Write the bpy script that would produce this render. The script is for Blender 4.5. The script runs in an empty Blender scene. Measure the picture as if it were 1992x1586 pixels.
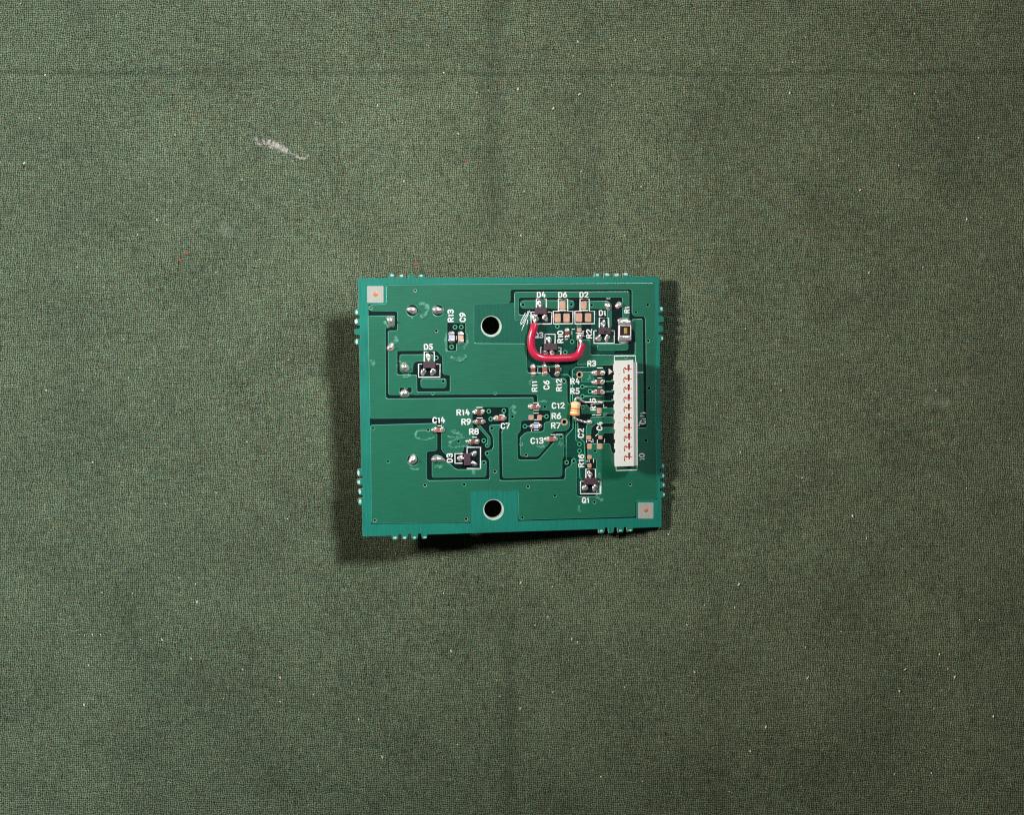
import bpy, math, random
import numpy as np
from mathutils import Matrix, Vector
from mathutils.geometry import tessellate_polygon

random.seed(11)
SC = bpy.context.scene
COL = SC.collection
MM = 0.001
S = 7.5                       # photo pixels per millimetre on the cloth
CX, CY, D = 996.0, 793.0, 2686.37

# ------------------------------------------------------------------ camera
cam = bpy.data.cameras.new('camera')
cam.sensor_fit = 'HORIZONTAL'
cam.sensor_width = 127.0
cam.lens = 127.0 * D / 1992.0
cam.clip_start = 0.01
cam.clip_end = 10.0
cam_o = bpy.data.objects.new('camera', cam)
cam_o.location = (0, 0, D / S * MM)
COL.objects.link(cam_o)
SC.camera = cam_o

# ------------------------------------------------------------------ world, lamps, exposure
w = bpy.data.worlds.new('World')
SC.world = w
w.use_nodes = True
w.node_tree.nodes['Background'].inputs[0].default_value = (0.75, 0.9, 0.85, 1)
w.node_tree.nodes['Background'].inputs[1].default_value = 0.02


def lamp(name, px, py, pz, ax, ay, half, radius, power, col):
    """a studio lamp with a soft-edged beam, feathered across the table towards (ax, ay)"""
    l = bpy.data.lights.new(name, 'SPOT')
    l.energy = power
    l.color = col
    l.shadow_soft_size = radius
    l.spot_size = math.radians(half * 2)
    l.spot_blend = 1.0
    o = bpy.data.objects.new(name, l)
    o.location = ((px - CX) / S * MM, -(py - CY) / S * MM, pz / S * MM)
    d = Vector(((ax - CX) / S * MM, -(ay - CY) / S * MM, 0)) - o.location
    o.rotation_euler = d.to_track_quat('-Z', 'Y').to_euler()
    COL.objects.link(o)


# two copying lamps, each aimed past the board at the opposite side
lamp('studio_lamp_left', -1394, 113, 2194, 8082, 900, 41.0, 0.035, 20.5, (1.0, 0.975, 0.90))
lamp('studio_lamp_right', 3470, -2046, 4629, -2300, 1400, 26.2, 0.07, 74.0, (0.91, 1.0, 1.0))
vs = SC.view_settings
vs.view_transform = 'Standard'
vs.look = 'None'
vs.exposure = 0.0
vs.gamma = 1.0
vs.use_curve_mapping = False
SC.cycles.use_denoising = False          # keep the weave crisp
SC.cycles.pixel_filter_type = 'BLACKMAN_HARRIS'
SC.cycles.filter_width = 1.2


# ------------------------------------------------------------------ materials
def new_mat(name):
    m = bpy.data.materials.new(name)
    m.use_nodes = True
    nt = m.node_tree
    return m, nt, nt.nodes['Principled BSDF']


def N(nt, t, **kw):
    n = nt.nodes.new(t)
    for k, v in kw.items():
        if k.startswith('i_'):
            n.inputs[int(k[2:])].default_value = v
        else:
            setattr(n, k, v)
    return n


def L(nt, a, ao, b, bi):
    nt.links.new(a.outputs[ao], b.inputs[bi])


def mathn(nt, op, a, b=None, c=None):
    n = nt.nodes.new('ShaderNodeMath')
    n.operation = op
    for i, v in enumerate((a, b, c)):
        if v is None:
            continue
        if isinstance(v, (int, float)):
            n.inputs[i].default_value = v
        else:
            nt.links.new(v, n.inputs[i])
    return n.outputs[0]


def speck_mat(name, col, rough=0.5, metal=0.0, var=0.25, scale=900, bump=0.0, spec=0.5, col2=None, stretch=(1, 1, 1), bscale=None, coat=0.0):
    """plain coloured surface with noise in colour and relief"""
    m, nt, p = new_mat(name)
    tc = N(nt, 'ShaderNodeTexCoord')
    mp = N(nt, 'ShaderNodeMapping')
    mp.inputs['Scale'].default_value = stretch
    L(nt, tc, 'Object', mp, 0)
    no = N(nt, 'ShaderNodeTexNoise')
    no.inputs['Scale'].default_value = scale
    no.inputs['Detail'].default_value = 5
    L(nt, mp, 0, no, 'Vector')
    cr = N(nt, 'ShaderNodeValToRGB')
    c2 = col2 or tuple(c * (1 + var) for c in col)
    cr.color_ramp.elements[0].position = 0.3
    cr.color_ramp.elements[1].position = 0.7
    cr.color_ramp.elements[0].color = tuple(c * (1 - var) for c in col) + (1,)
    cr.color_ramp.elements[1].color = tuple(c2) + (1,)
    L(nt, no, 0, cr, 0)
    L(nt, cr, 0, p, 'Base Color')
    p.inputs['Roughness'].default_value = rough
    p.inputs['Metallic'].default_value = metal
    p.inputs['Specular IOR Level'].default_value = spec
    p.inputs['Coat Weight'].default_value = coat
    p.inputs['Coat Roughness'].default_value = 0.15
    if bump:
        nb = N(nt, 'ShaderNodeTexNoise')
        nb.inputs['Scale'].default_value = bscale or scale * 2
        nb.inputs['Detail'].default_value = 3
        L(nt, mp, 0, nb, 'Vector')
        b = N(nt, 'ShaderNodeBump')
        b.inputs['Strength'].default_value = 1.0
        b.inputs['Distance'].default_value = bump
        L(nt, nb, 0, b, 'Height')
        L(nt, b, 0, p, 'Normal')
    return m


def mask_mat(name, col, rough, lines, streak_axis, amp):
    """solder mask over glass-fibre: faint woven lines under a satin lacquer"""
    m, nt, p = new_mat(name)
    tc = N(nt, 'ShaderNodeTexCoord')
    sp = N(nt, 'ShaderNodeSeparateXYZ')
    L(nt, tc, 'Object', sp, 0)
    n1 = N(nt, 'ShaderNodeTexNoise')
    n1.inputs['Scale'].default_value = 70
    n1.inputs['Detail'].default_value = 6
    L(nt, tc, 'Object', n1, 'Vector')
    mp = N(nt, 'ShaderNodeMapping')
    mp.inputs['Scale'].default_value = (260, 2600, 1) if streak_axis == 'x' else (2200, 160, 1)
    L(nt, tc, 'Object', mp, 0)
    n2 = N(nt, 'ShaderNodeTexNoise')
    n2.inputs['Scale'].default_value = 1.0
    n2.inputs['Detail'].default_value = 4
    L(nt, mp, 0, n2, 'Vector')
    f = mathn(nt, 'ADD', mathn(nt, 'MULTIPLY', n1.outputs[0], 0.35), mathn(nt, 'MULTIPLY', n2.outputs[0], 0.65))
    cr = N(nt, 'ShaderNodeValToRGB')
    cr.color_ramp.elements[0].position = 0.32
    cr.color_ramp.elements[1].position = 0.68
    cr.color_ramp.elements[0].color = tuple(c * (1 - amp) for c in col) + (1,)
    cr.color_ramp.elements[1].color = tuple(c * (1 + amp) for c in col) + (1,)
    nt.links.new(f, cr.inputs[0])
    L(nt, cr, 0, p, 'Base Color')
    ax = sp.outputs[1] if streak_axis == 'x' else sp.outputs[0]
    wv = mathn(nt, 'SINE', mathn(nt, 'MULTIPLY', ax, lines))
    hh = mathn(nt, 'ADD', mathn(nt, 'MULTIPLY', wv, 0.35), n2.outputs[0])
    b = N(nt, 'ShaderNodeBump')
    b.inputs['Strength'].default_value = 1.0
    b.inputs['Distance'].default_value = 0.000006
    nt.links.new(hh, b.inputs['Height'])
    L(nt, b, 0, p, 'Normal')
    p.inputs['Roughness'].default_value = rough
    p.inputs['Specular IOR Level'].default_value = 0.40 if lines == 26000 else (0.15 if lines == 7000 else 0.3)
    p.inputs['Coat Weight'].default_value = 0.5 if lines == 26000 else 0.0
    p.inputs['Coat Roughness'].default_value = 0.19
    return m


M = {}
M['pour'] = mask_mat('solder_mask_on_copper', (0.003, 0.108, 0.059), 0.48, 26000, 'x', 0.13)
M['thin'] = mask_mat('highlit_thin_mask_on_copper_edge', (0.050, 0.235, 0.160), 0.36, 26000, 'x', 0.2)  # paler than the pour: edge highlight and thin mask both put into the colour
M['margin'] = mask_mat('solder_mask_on_laminate', (0.006, 0.158, 0.116), 0.46, 6000, 'y', 0.22)
M['gap'] = mask_mat('shaded_solder_mask_over_back_copper', (0.002, 0.011, 0.011), 0.42, 7000, 'x', 0.25)  # back copper dark, plus the shade of narrow channels put into the colour
M['deep'] = mask_mat('lit_solder_mask_over_inner_laminate', (0.004, 0.050, 0.036), 0.42, 7000, 'x', 0.25)  # lighter copy of the gap mask: extra scattered light of wide areas painted in
M['mid'] = mask_mat('solder_mask_over_thin_laminate', (0.004, 0.088, 0.056), 0.44, 6000, 'y', 0.22)
M['trace'] = speck_mat('solder_mask_on_trace', (0.05, 0.30, 0.17), 0.34, 0, 0.2)
M['ring'] = speck_mat('tinned_ring', (0.28, 0.45, 0.33), 0.3, 0.3, 0.2)
M['edge'] = speck_mat('fractured_laminate', (0.44, 0.52, 0.49), 0.75, 0, 0.25, 1500, 0.0001)
M['core'] = speck_mat('laminate_core', (0.34, 0.40, 0.30), 0.7, 0, 0.2)
M['bare'] = speck_mat('bare_laminate', (0.35, 0.325, 0.29), 0.6, 0, 0.10, 400, stretch=(8, 1, 1))
M['rim'] = speck_mat('drilled_laminate_rim', (0.46, 0.52, 0.45), 0.6, 0, 0.15)
M['silk'] = speck_mat('white_silkscreen_ink', (0.70, 0.69, 0.665), 0.55, 0, 0.10, 1600)
M['copper'] = speck_mat('bare_copper_pad', (0.62, 0.35, 0.25), 0.42, 0.3, 0.14, 900, 0.00001)
M['cdot'] = speck_mat('bare_copper_dot', (0.66, 0.19, 0.09), 0.4, 0.3, 0.12)
M['solder'] = speck_mat('solder', (0.80, 0.73, 0.71), 0.25, 0.78, 0.22, 900, 0.00016, bscale=1000)
M['solder_dull'] = speck_mat('dull_solder', (0.70, 0.60, 0.56), 0.36, 0.7, 0.3, 900, 0.00018, bscale=1000)
M['lead'] = speck_mat('tinned_lead', (0.72, 0.66, 0.62), 0.32, 0.8, 0.15)
M['sot'] = speck_mat('black_epoxy', (0.058, 0.026, 0.040), 0.5, 0, 0.2, 1500, 0.00001)
M['rbody'] = speck_mat('resistor_glaze', (0.16, 0.055, 0.030), 0.4, 0, 0.2)
M['cbody'] = speck_mat('capacitor_ceramic', (0.34, 0.085, 0.050), 0.5, 0, 0.2)
M['tan'] = speck_mat('tan_ceramic', (0.62, 0.40, 0.27), 0.5, 0, 0.15)
M['blue'] = speck_mat('blue_glaze', (0.46, 0.47, 0.66), 0.4, 0, 0.2)
M['ceramic'] = speck_mat('white_ceramic', (0.78, 0.74, 0.72), 0.45, 0, 0.08)
M['r1'] = speck_mat('dark_glaze', (0.030, 0.010, 0.012), 0.3, 0, 0.2)
M['yellow'] = speck_mat('yellow_print', (0.72, 0.50, 0.14), 0.5, 0, 0.1)
M['housing'] = speck_mat('white_nylon', (0.66, 0.625, 0.60), 0.45, 0, 0.035, 120)
M['slot'] = speck_mat('amber_slot', (0.42, 0.028, 0.014), 0.5, 0, 0.25, 2000)
M['contact'] = speck_mat('bronze_contact', (0.78, 0.30, 0.13), 0.4, 0.3, 0.15)
M['red'] = speck_mat('red_pvc', (0.50, 0.016, 0.058), 0.25, 0, 0.10, 300, spec=0.6)
M['cream'] = speck_mat('cream_lacquer', (0.80, 0.58, 0.33), 0.32, 0, 0.08, 500)
M['orange'] = speck_mat('orange_band', (0.82, 0.23, 0.04), 0.35, 0, 0.1)
M['brown'] = speck_mat('red_brown_band', (0.42, 0.06, 0.03), 0.35, 0, 0.1)
M['flux'] = speck_mat('dried_flux', (0.22, 0.46, 0.36), 0.5, 0, 0.35, 1500)
def haze_film():
    m, nt, p = new_mat('dried_flux_film')
    p.inputs['Base Color'].default_value = (0.14, 0.40, 0.29, 1)
    p.inputs['Roughness'].default_value = 0.55
    tc = N(nt, 'ShaderNodeTexCoord')
    no = N(nt, 'ShaderNodeTexNoise'); no.inputs['Scale'].default_value = 1400; no.inputs['Detail'].default_value = 5
    L(nt, tc, 'Object', no, 'Vector')
    mr = N(nt, 'ShaderNodeMapRange')
    mr.inputs['From Min'].default_value = 0.36; mr.inputs['From Max'].default_value = 0.62; mr.inputs['To Max'].default_value = 0.62
    L(nt, no, 0, mr, 0); L(nt, mr, 0, p, 'Alpha')
    return m


M['flux'] = haze_film()
M['scum'] = speck_mat('flux_rim', (0.085, 0.31, 0.21), 0.5, 0, 0.4, 1500)
M['scrape'] = speck_mat('white_scrape', (0.55, 0.60, 0.58), 0.6, 0, 0.3, 1500)
M['barrel'] = speck_mat('shaded_via_barrel', (0.020, 0.018, 0.014), 0.6, 0, 0.2)  # near black: shade deep in the hole put into the wall colour
M['black'] = speck_mat('black_sleeve', (0.015, 0.015, 0.017), 0.4, 0, 0.2)
M['alu'] = speck_mat('aluminium', (0.7, 0.7, 0.7), 0.35, 0.9, 0.1)
M['lint'] = speck_mat('pale_lint', (0.60, 0.58, 0.48), 0.95, 0, 0.25, 900)
M['lint2'] = speck_mat('grey_lint', (0.50, 0.46, 0.40), 0.95, 0, 0.25, 900)
M['redspeck'] = speck_mat('red_crumb', (0.62, 0.035, 0.025), 0.5, 0, 0.2)
M['orspeck'] = speck_mat('orange_crumb', (0.85, 0.28, 0.16), 0.5, 0, 0.2)


def cloth_mat():
    m, nt, p = new_mat('green_woven_cotton')
    per = 0.000535
    tc = N(nt, 'ShaderNodeTexCoord')
    # threads wander a little
    n1 = N(nt, 'ShaderNodeTexNoise'); n1.inputs['Scale'].default_value = 55; n1.inputs['Detail'].default_value = 3
    n2 = N(nt, 'ShaderNodeTexNoise'); n2.inputs['Scale'].default_value = 900; n2.inputs['Detail'].default_value = 2
    L(nt, tc, 'Object', n1, 'Vector'); L(nt, tc, 'Object', n2, 'Vector')
    sp = N(nt, 'ShaderNodeSeparateXYZ'); L(nt, tc, 'Object', sp, 0)
    c1 = N(nt, 'ShaderNodeSeparateColor'); L(nt, n1, 1, c1, 0)
    c2 = N(nt, 'ShaderNodeSeparateColor'); L(nt, n2, 1, c2, 0)

    def coord(axis, i):
        a = mathn(nt, 'DIVIDE', sp.outputs[axis], per)
        d1 = mathn(nt, 'MULTIPLY', mathn(nt, 'SUBTRACT', c1.outputs[i], 0.5), 4.0)
        d2 = mathn(nt, 'MULTIPLY', mathn(nt, 'SUBTRACT', c2.outputs[i], 0.5), 1.9)
        return mathn(nt, 'ADD', a, mathn(nt, 'ADD', d1, d2))
    u = coord(0, 0)
    v = coord(1, 1)
    su = mathn(nt, 'SINE', mathn(nt, 'MULTIPLY', u, math.pi))
    sv = mathn(nt, 'SINE', mathn(nt, 'MULTIPLY', v, math.pi))
    au = mathn(nt, 'ABSOLUTE', su)
    av = mathn(nt, 'ABSOLUTE', sv)
    chk = mathn(nt, 'MULTIPLY', su, sv)
    over = N(nt, 'ShaderNodeClamp'); over.inputs[1].default_value = -1; over.inputs[2].default_value = 1
    nt.links.new(mathn(nt, 'MULTIPLY', chk, 1.6), over.inputs[0])
    warp = mathn(nt, 'MULTIPLY', au, mathn(nt, 'MULTIPLY_ADD', over.outputs[0], 0.30, 0.70))
    weft = mathn(nt, 'MULTIPLY', av, mathn(nt, 'MULTIPLY_ADD', over.outputs[0], -0.30, 0.62))
    h = mathn(nt, 'MAXIMUM', warp, weft)
    # thread to thread tone: noise drawn out along each thread
    def thread_noise(sx, sy, seed):
        mp = N(nt, 'ShaderNodeMapping')
        mp.inputs['Scale'].default_value = (sx, sy, 1)
        mp.inputs['Location'].default_value = (seed, seed * 1.7, 0)
        L(nt, tc, 'Object', mp, 0)
        n = N(nt, 'ShaderNodeTexNoise'); n.inputs['Scale'].default_value = 1; n.inputs['Detail'].default_value = 3
        L(nt, mp, 0, n, 'Vector')
        return n
    tw = thread_noise(1700, 230, 3.1)
    tf = thread_noise(200, 1700, 8.7)
    blot = N(nt, 'ShaderNodeTexNoise'); blot.inputs['Scale'].default_value = 48; blot.inputs['Detail'].default_value = 7
    L(nt, tc, 'Object', blot, 'Vector')
    tone = mathn(nt, 'ADD', mathn(nt, 'MULTIPLY', tw.outputs[0], 0.62), mathn(nt, 'MULTIPLY_ADD', tf.outputs[0], 0.56, -0.20))
    tone = mathn(nt, 'ADD', tone, mathn(nt, 'MULTIPLY_ADD', blot.outputs[0], 0.55, 0.0))
    grain = N(nt, 'ShaderNodeTexNoise'); grain.inputs['Scale'].default_value = 1700; grain.inputs['Detail'].default_value = 2
    L(nt, tc, 'Object', grain, 'Vector')
    fuzz = N(nt, 'ShaderNodeTexNoise'); fuzz.inputs['Scale'].default_value = 620; fuzz.inputs['Detail'].default_value = 4; fuzz.inputs['Roughness'].default_value = 0.65
    L(nt, tc, 'Object', fuzz, 'Vector')
    tone = mathn(nt, 'ADD', tone, mathn(nt, 'ADD', mathn(nt, 'MULTIPLY_ADD', grain.outputs[0], 0.82, -0.13), mathn(nt, 'MULTIPLY', mathn(nt, 'SUBTRACT', fuzz.outputs[0], 0.34), 0.75)))   # about 1.08 on average
    hr = N(nt, 'ShaderNodeMapRange')
    hr.inputs['From Min'].default_value = 0.36; hr.inputs['From Max'].default_value = 0.86
    nt.links.new(h, hr.inputs[0])
    mix = N(nt, 'ShaderNodeMix', data_type='RGBA')
    mix.inputs[6].default_value = (0.016, 0.014, 0.006, 1)
    mix.inputs[7].default_value = (0.158, 0.195, 0.120, 1)
    L(nt, hr, 0, mix, 0)
    # faint warm / cool yarn flecks
    hs = N(nt, 'ShaderNodeMix', data_type='RGBA'); hs.blend_type = 'MULTIPLY'; hs.inputs[0].default_value = 1.0
    fl = N(nt, 'ShaderNodeValToRGB')
    fl.color_ramp.elements[0].position = 0.35; fl.color_ramp.elements[0].color = (1.10, 0.97, 0.90, 1)
    fl.color_ramp.elements[1].position = 0.65; fl.color_ramp.elements[1].color = (0.90, 1.04, 1.10, 1)
    L(nt, n2, 0, fl, 0)
    nt.links.new(mix.outputs[2], hs.inputs[6]); L(nt, fl, 0, hs, 7)
    mul = N(nt, 'ShaderNodeMix', data_type='RGBA'); mul.blend_type = 'MULTIPLY'; mul.inputs[0].default_value = 1.0
    cc = N(nt, 'ShaderNodeCombineColor')
    tr = N(nt, 'ShaderNodeMapRange')
    tr.inputs['From Min'].default_value = 0.78; tr.inputs['From Max'].default_value = 1.38
    tr.inputs['To Min'].default_value = 0.55; tr.inputs['To Max'].default_value = 1.45
    nt.links.new(tone, tr.inputs[0])
    for i in range(3):
        L(nt, tr, 0, cc, i)
    nt.links.new(hs.outputs[2], mul.inputs[6]); L(nt, cc, 0, mul, 7)
    # old chalky marks rubbed into the weave
    last = mul.outputs[2]
    for (sx, sy, r0, r1, amt) in ((1876, 742, 0, 15, 0.13), (1862, 768, 0, 15, 0.12), (1838, 783, 0, 15, 0.11), (1806, 776, 0, 14, 0.09), (1786, 752, 0, 13, 0.06), (1908, 495, 0, 12, 0.18), (1888, 497, 0, 9, 0.12), (1872, 1250, 0, 16, 0.10), (436, 443, 0, 9, 0.06), (446, 451, 0, 9, 0.06)):
        vd = N(nt, 'ShaderNodeVectorMath'); vd.operation = 'DISTANCE'
        L(nt, tc, 'Object', vd, 0)
        vd.inputs[1].default_value = ((sx - CX) / S * MM, -(sy - CY) / S * MM, 0)
        wob = mathn(nt, 'MULTIPLY_ADD', blot.outputs[0], 0.012, -0.006)
        dist = mathn(nt, 'ADD', vd.outputs[1], wob)
        mid_, hw_ = (r0 + r1) / 2 / S * MM, max((r1 - r0) / 2, 1) / S * MM
        f = mathn(nt, 'SUBTRACT', 1.0, mathn(nt, 'DIVIDE', mathn(nt, 'ABSOLUTE', mathn(nt, 'SUBTRACT', dist, mid_ if r0 else 0.0)), hw_ if r0 else 2 * hw_))
        fc = N(nt, 'ShaderNodeClamp'); nt.links.new(mathn(nt, 'MULTIPLY', mathn(nt, 'MULTIPLY', f, amt * 4.2), fuzz.outputs[0]), fc.inputs[0])
        mx = N(nt, 'ShaderNodeMix', data_type='RGBA')
        nt.links.new(fc.outputs[0], mx.inputs[0]); nt.links.new(last, mx.inputs[6])
        mx.inputs[7].default_value = (0.36, 0.37, 0.32, 1)
        last = mx.outputs[2]
    # dark bands along old creases: fold shade painted into the colour, with some wear
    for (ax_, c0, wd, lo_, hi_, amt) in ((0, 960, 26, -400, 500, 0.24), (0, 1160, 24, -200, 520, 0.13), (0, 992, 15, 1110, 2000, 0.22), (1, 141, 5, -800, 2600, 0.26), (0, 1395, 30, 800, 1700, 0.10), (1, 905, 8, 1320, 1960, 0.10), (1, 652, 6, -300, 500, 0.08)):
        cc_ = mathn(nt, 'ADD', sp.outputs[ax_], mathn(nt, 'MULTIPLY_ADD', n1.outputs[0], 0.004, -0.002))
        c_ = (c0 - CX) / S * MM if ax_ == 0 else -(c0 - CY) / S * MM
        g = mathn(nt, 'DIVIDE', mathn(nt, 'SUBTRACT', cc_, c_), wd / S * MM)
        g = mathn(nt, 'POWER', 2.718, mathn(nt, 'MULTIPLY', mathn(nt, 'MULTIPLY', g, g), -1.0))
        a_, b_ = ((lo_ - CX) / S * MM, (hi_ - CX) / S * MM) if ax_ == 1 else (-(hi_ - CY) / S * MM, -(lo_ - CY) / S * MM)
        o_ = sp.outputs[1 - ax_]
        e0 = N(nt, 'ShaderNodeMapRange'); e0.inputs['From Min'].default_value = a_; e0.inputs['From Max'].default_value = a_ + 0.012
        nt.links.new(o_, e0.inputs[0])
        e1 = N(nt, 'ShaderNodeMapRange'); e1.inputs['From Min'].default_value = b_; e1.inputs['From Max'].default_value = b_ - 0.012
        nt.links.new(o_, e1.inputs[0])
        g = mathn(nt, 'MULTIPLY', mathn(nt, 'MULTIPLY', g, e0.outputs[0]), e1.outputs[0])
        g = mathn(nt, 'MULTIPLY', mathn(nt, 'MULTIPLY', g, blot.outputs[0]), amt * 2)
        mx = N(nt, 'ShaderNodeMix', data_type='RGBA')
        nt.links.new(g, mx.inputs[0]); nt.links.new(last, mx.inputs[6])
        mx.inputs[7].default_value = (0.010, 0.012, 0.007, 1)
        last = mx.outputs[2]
    nt.links.new(last, p.inputs['Base Color'])
    b = N(nt, 'ShaderNodeBump')
    b.inputs['Strength'].default_value = 1.0
    b.inputs['Distance'].default_value = 0.00010
    nt.links.new(mathn(nt, 'ADD', h, mathn(nt, 'MULTIPLY', grain.outputs[0], 0.5)), b.inputs['Height'])
    L(nt, b, 0, p, 'Normal')
    p.inputs['Roughness'].default_value = 0.92
    p.inputs['Specular IOR Level'].default_value = 0.2
    p.inputs['Sheen Weight'].default_value = 0.12
    p.inputs['Sheen Roughness'].default_value = 0.5
    return m


M['cloth'] = cloth_mat()

# ------------------------------------------------------------------ the board's pose (fitted from its corners and shadows)
R = np.array([[0.9895066, 0.0133206, 0.1438724],
              [-0.0189494, 0.9991047, 0.0378242],
              [-0.1432398, -0.0401536, 0.9888731]])
T = np.array([997.5236, 788.4299, 67.1855])
FL = np.diag([1.0, -1.0, 1.0])
RB = FL @ R @ FL                                  # board axes in the Blender world
ORG = np.array([(T[0] - CX) / S, -(T[1] - CY) / S, T[2] / S])   # board centre, top face, mm
CAMP = np.array([0, 0, D / S])
BW, BH = 575.27 / S, 483.66 / S


def P(px, py, h=0.0):
    """a spot read off the photograph -> millimetres on the board, h above its face"""
    q = np.array([(px - CX) / S, -(py - CY) / S, 0.0])
    d = q - CAMP
    n = RB[:, 2]
    k = ((ORG + n * h - CAMP) @ n) / (d @ n)
    l = RB.T @ (CAMP + d * k - ORG)
    return (float(l[0]), float(l[1]))


def PL(pts, h=0.0):
    return [P(x, y, h) for x, y in pts]


def PX(v):
    return v / S * 0.975         # pixel length near the board -> mm


# ------------------------------------------------------------------ geometry helpers (all in mm, scaled on link)
def link(name, me, mat, parent=None, smooth=False):
    o = bpy.data.objects.new(name, me)
    if mat is not None and not me.materials:
        me.materials.append(mat)
    if smooth:
        me.polygons.foreach_set('use_smooth', [True] * len(me.polygons))
    COL.objects.link(o)
    if parent is not None:
        o.parent = parent
    return o


def mesh_of(V, F):
    me = bpy.data.meshes.new('m')
    me.from_pydata([(x * MM, y * MM, z * MM) for x, y, z in V], [], F)
    me.update()
    return me


def area(p):
    return 0.5 * sum(p[i][0] * p[(i + 1) % len(p)][1] - p[(i + 1) % len(p)][0] * p[i][1] for i in range(len(p)))


def inside(pt, poly):
    x, y = pt
    c = False
    j = len(poly) - 1
    for i in range(len(poly)):
        xi, yi = poly[i]
        xj, yj = poly[j]
        if (yi > y) != (yj > y) and x < (xj - xi) * (y - yi) / (yj - yi) + xi:
            c = not c
        j = i
    return c


def edge_dist(pt, poly):
    p = np.array(pt)
    best = 1e9
    for i in range(len(poly)):
        a = np.array(poly[i]); b = np.array(poly[(i + 1) % len(poly)])
        ab = b - a
        t = max(0, min(1, ((p - a) @ ab) / max(ab @ ab, 1e-12)))
        best = min(best, float(np.linalg.norm(p - a - t * ab)))
    return best


def fillet(poly, r, n=3):
    out = []
    m = len(poly)
    for i in range(m):
        a = np.array(poly[i - 1]); b = np.array(poly[i]); c = np.array(poly[(i + 1) % m])
        u = a - b; v = c - b
        lu, lv = np.linalg.norm(u), np.linalg.norm(v)
        if lu < 1e-6 or lv < 1e-6:
            continue
        d = min(r, lu * 0.45, lv * 0.45)
        p0 = b + u / lu * d; p1 = b + v / lv * d
        for k in range(n + 1):
            t = k / n
            q = (1 - t) ** 2 * p0 + 2 * t * (1 - t) * b + t * t * p1
            out.append((float(q[0]), float(q[1])))
    return out


def offset(poly, d):
    """push a CCW loop inward by d"""
    out = []
    m = len(poly)
    for i in range(m):
        a = np.array(poly[i - 1]); b = np.array(poly[i]); c = np.array(poly[(i + 1) % m])
        e0 = b - a; e1 = c - b
        e0 = e0 / max(np.linalg.norm(e0), 1e-9); e1 = e1 / max(np.linalg.norm(e1), 1e-9)
        n0 = np.array((-e0[1], e0[0])); n1 = np.array((-e1[1], e1[0]))
        n = n0 + n1
        l = np.linalg.norm(n)
        n = n0 if l < 1e-6 else n / l
        k = min(1.0 / max(n @ n0, 0.5), 1.8)
        q = b + n * d * k
        out.append((float(q[0]), float(q[1])))
    return out


def plate(name, loops, z0, z1, ch, mat, parent, bottom=False, side_mat=None):
    """a flat plate with any outline and holes, upper edges rounded over by ch"""
    V, F, side, smooth, rim = [], [], [], [], []
    tops = []
    base = 0
    bots = []
    for li, lp in enumerate(loops):
        lp = list(lp)
        if (area(lp) > 0) != (li == 0):
            lp.reverse()
        m = len(lp)
        hz, vt = ch if isinstance(ch, tuple) else (ch, ch)
        if isinstance(ch, tuple) and m == 10:
            hz = 0.05                              # a drilled via keeps a tight edge
        if vt == 0:
            rings = [(lp, z0), (lp, z1)]
        elif isinstance(ch, tuple):
            rings = [(lp, z0)] + [(offset(lp, hz * f), z1 - vt + vt * g) for f, g in ((0, 0), (0.10, 0.45), (0.3, 0.75), (0.6, 0.93), (1, 1))]
        else:
            rings = [(lp, z0), (lp, z1 - vt), (offset(lp, hz * 0.35), z1 - vt * 0.3), (offset(lp, hz), z1)]
        idx = []
        for rl, z in rings:
            idx.append(list(range(len(V), len(V) + m)))
            V += [(x, y, z) for x, y in rl]
        for r in range(len(rings) - 1):
            for i in range(m):
                j = (i + 1) % m
                F.append((idx[r][i], idx[r][j], idx[r + 1][j], idx[r + 1][i]))
                side.append(r == 0)
                smooth.append(isinstance(ch, tuple) and r > 0)
                rim.append(isinstance(ch, tuple) and 1 <= r <= 3)
        tops.append((idx[-1], rings[-1][0]))
        bots.append((idx[0], lp))

    def fill(sets, up):
        flat = [i for ids, _ in sets for i in ids]
        tris = tessellate_polygon([[Vector((x, y, 0)) for x, y in lp] for _, lp in sets])
        for t in tris:
            a, b, c = (flat[k] for k in t)
            ax, ay = V[a][:2]; bx, by = V[b][:2]; cx, cy = V[c][:2]
            s = (bx - ax) * (cy - ay) - (by - ay) * (cx - ax)
            if abs(s) < 1e-12:
                continue
            F.append((a, b, c) if (s > 0) == up else (a, c, b))
            side.append(False)
            smooth.append(False)
            rim.append(False)
    fill(tops, True)
    if bottom:
        fill(bots, False)
    me = mesh_of(V, F)
    me.materials.append(mat)
    me.polygons.foreach_set('use_smooth', smooth)
    if isinstance(ch, tuple):
        me.materials.append(M['thin'])
        me.polygons.foreach_set('material_index', [1 if s else 0 for s in rim])
    if side_mat is not None:
        me.materials.append(side_mat)
        me.polygons.foreach_set('material_index', [1 if s else 0 for s in side])
    return link(name, me, mat, parent)


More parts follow.
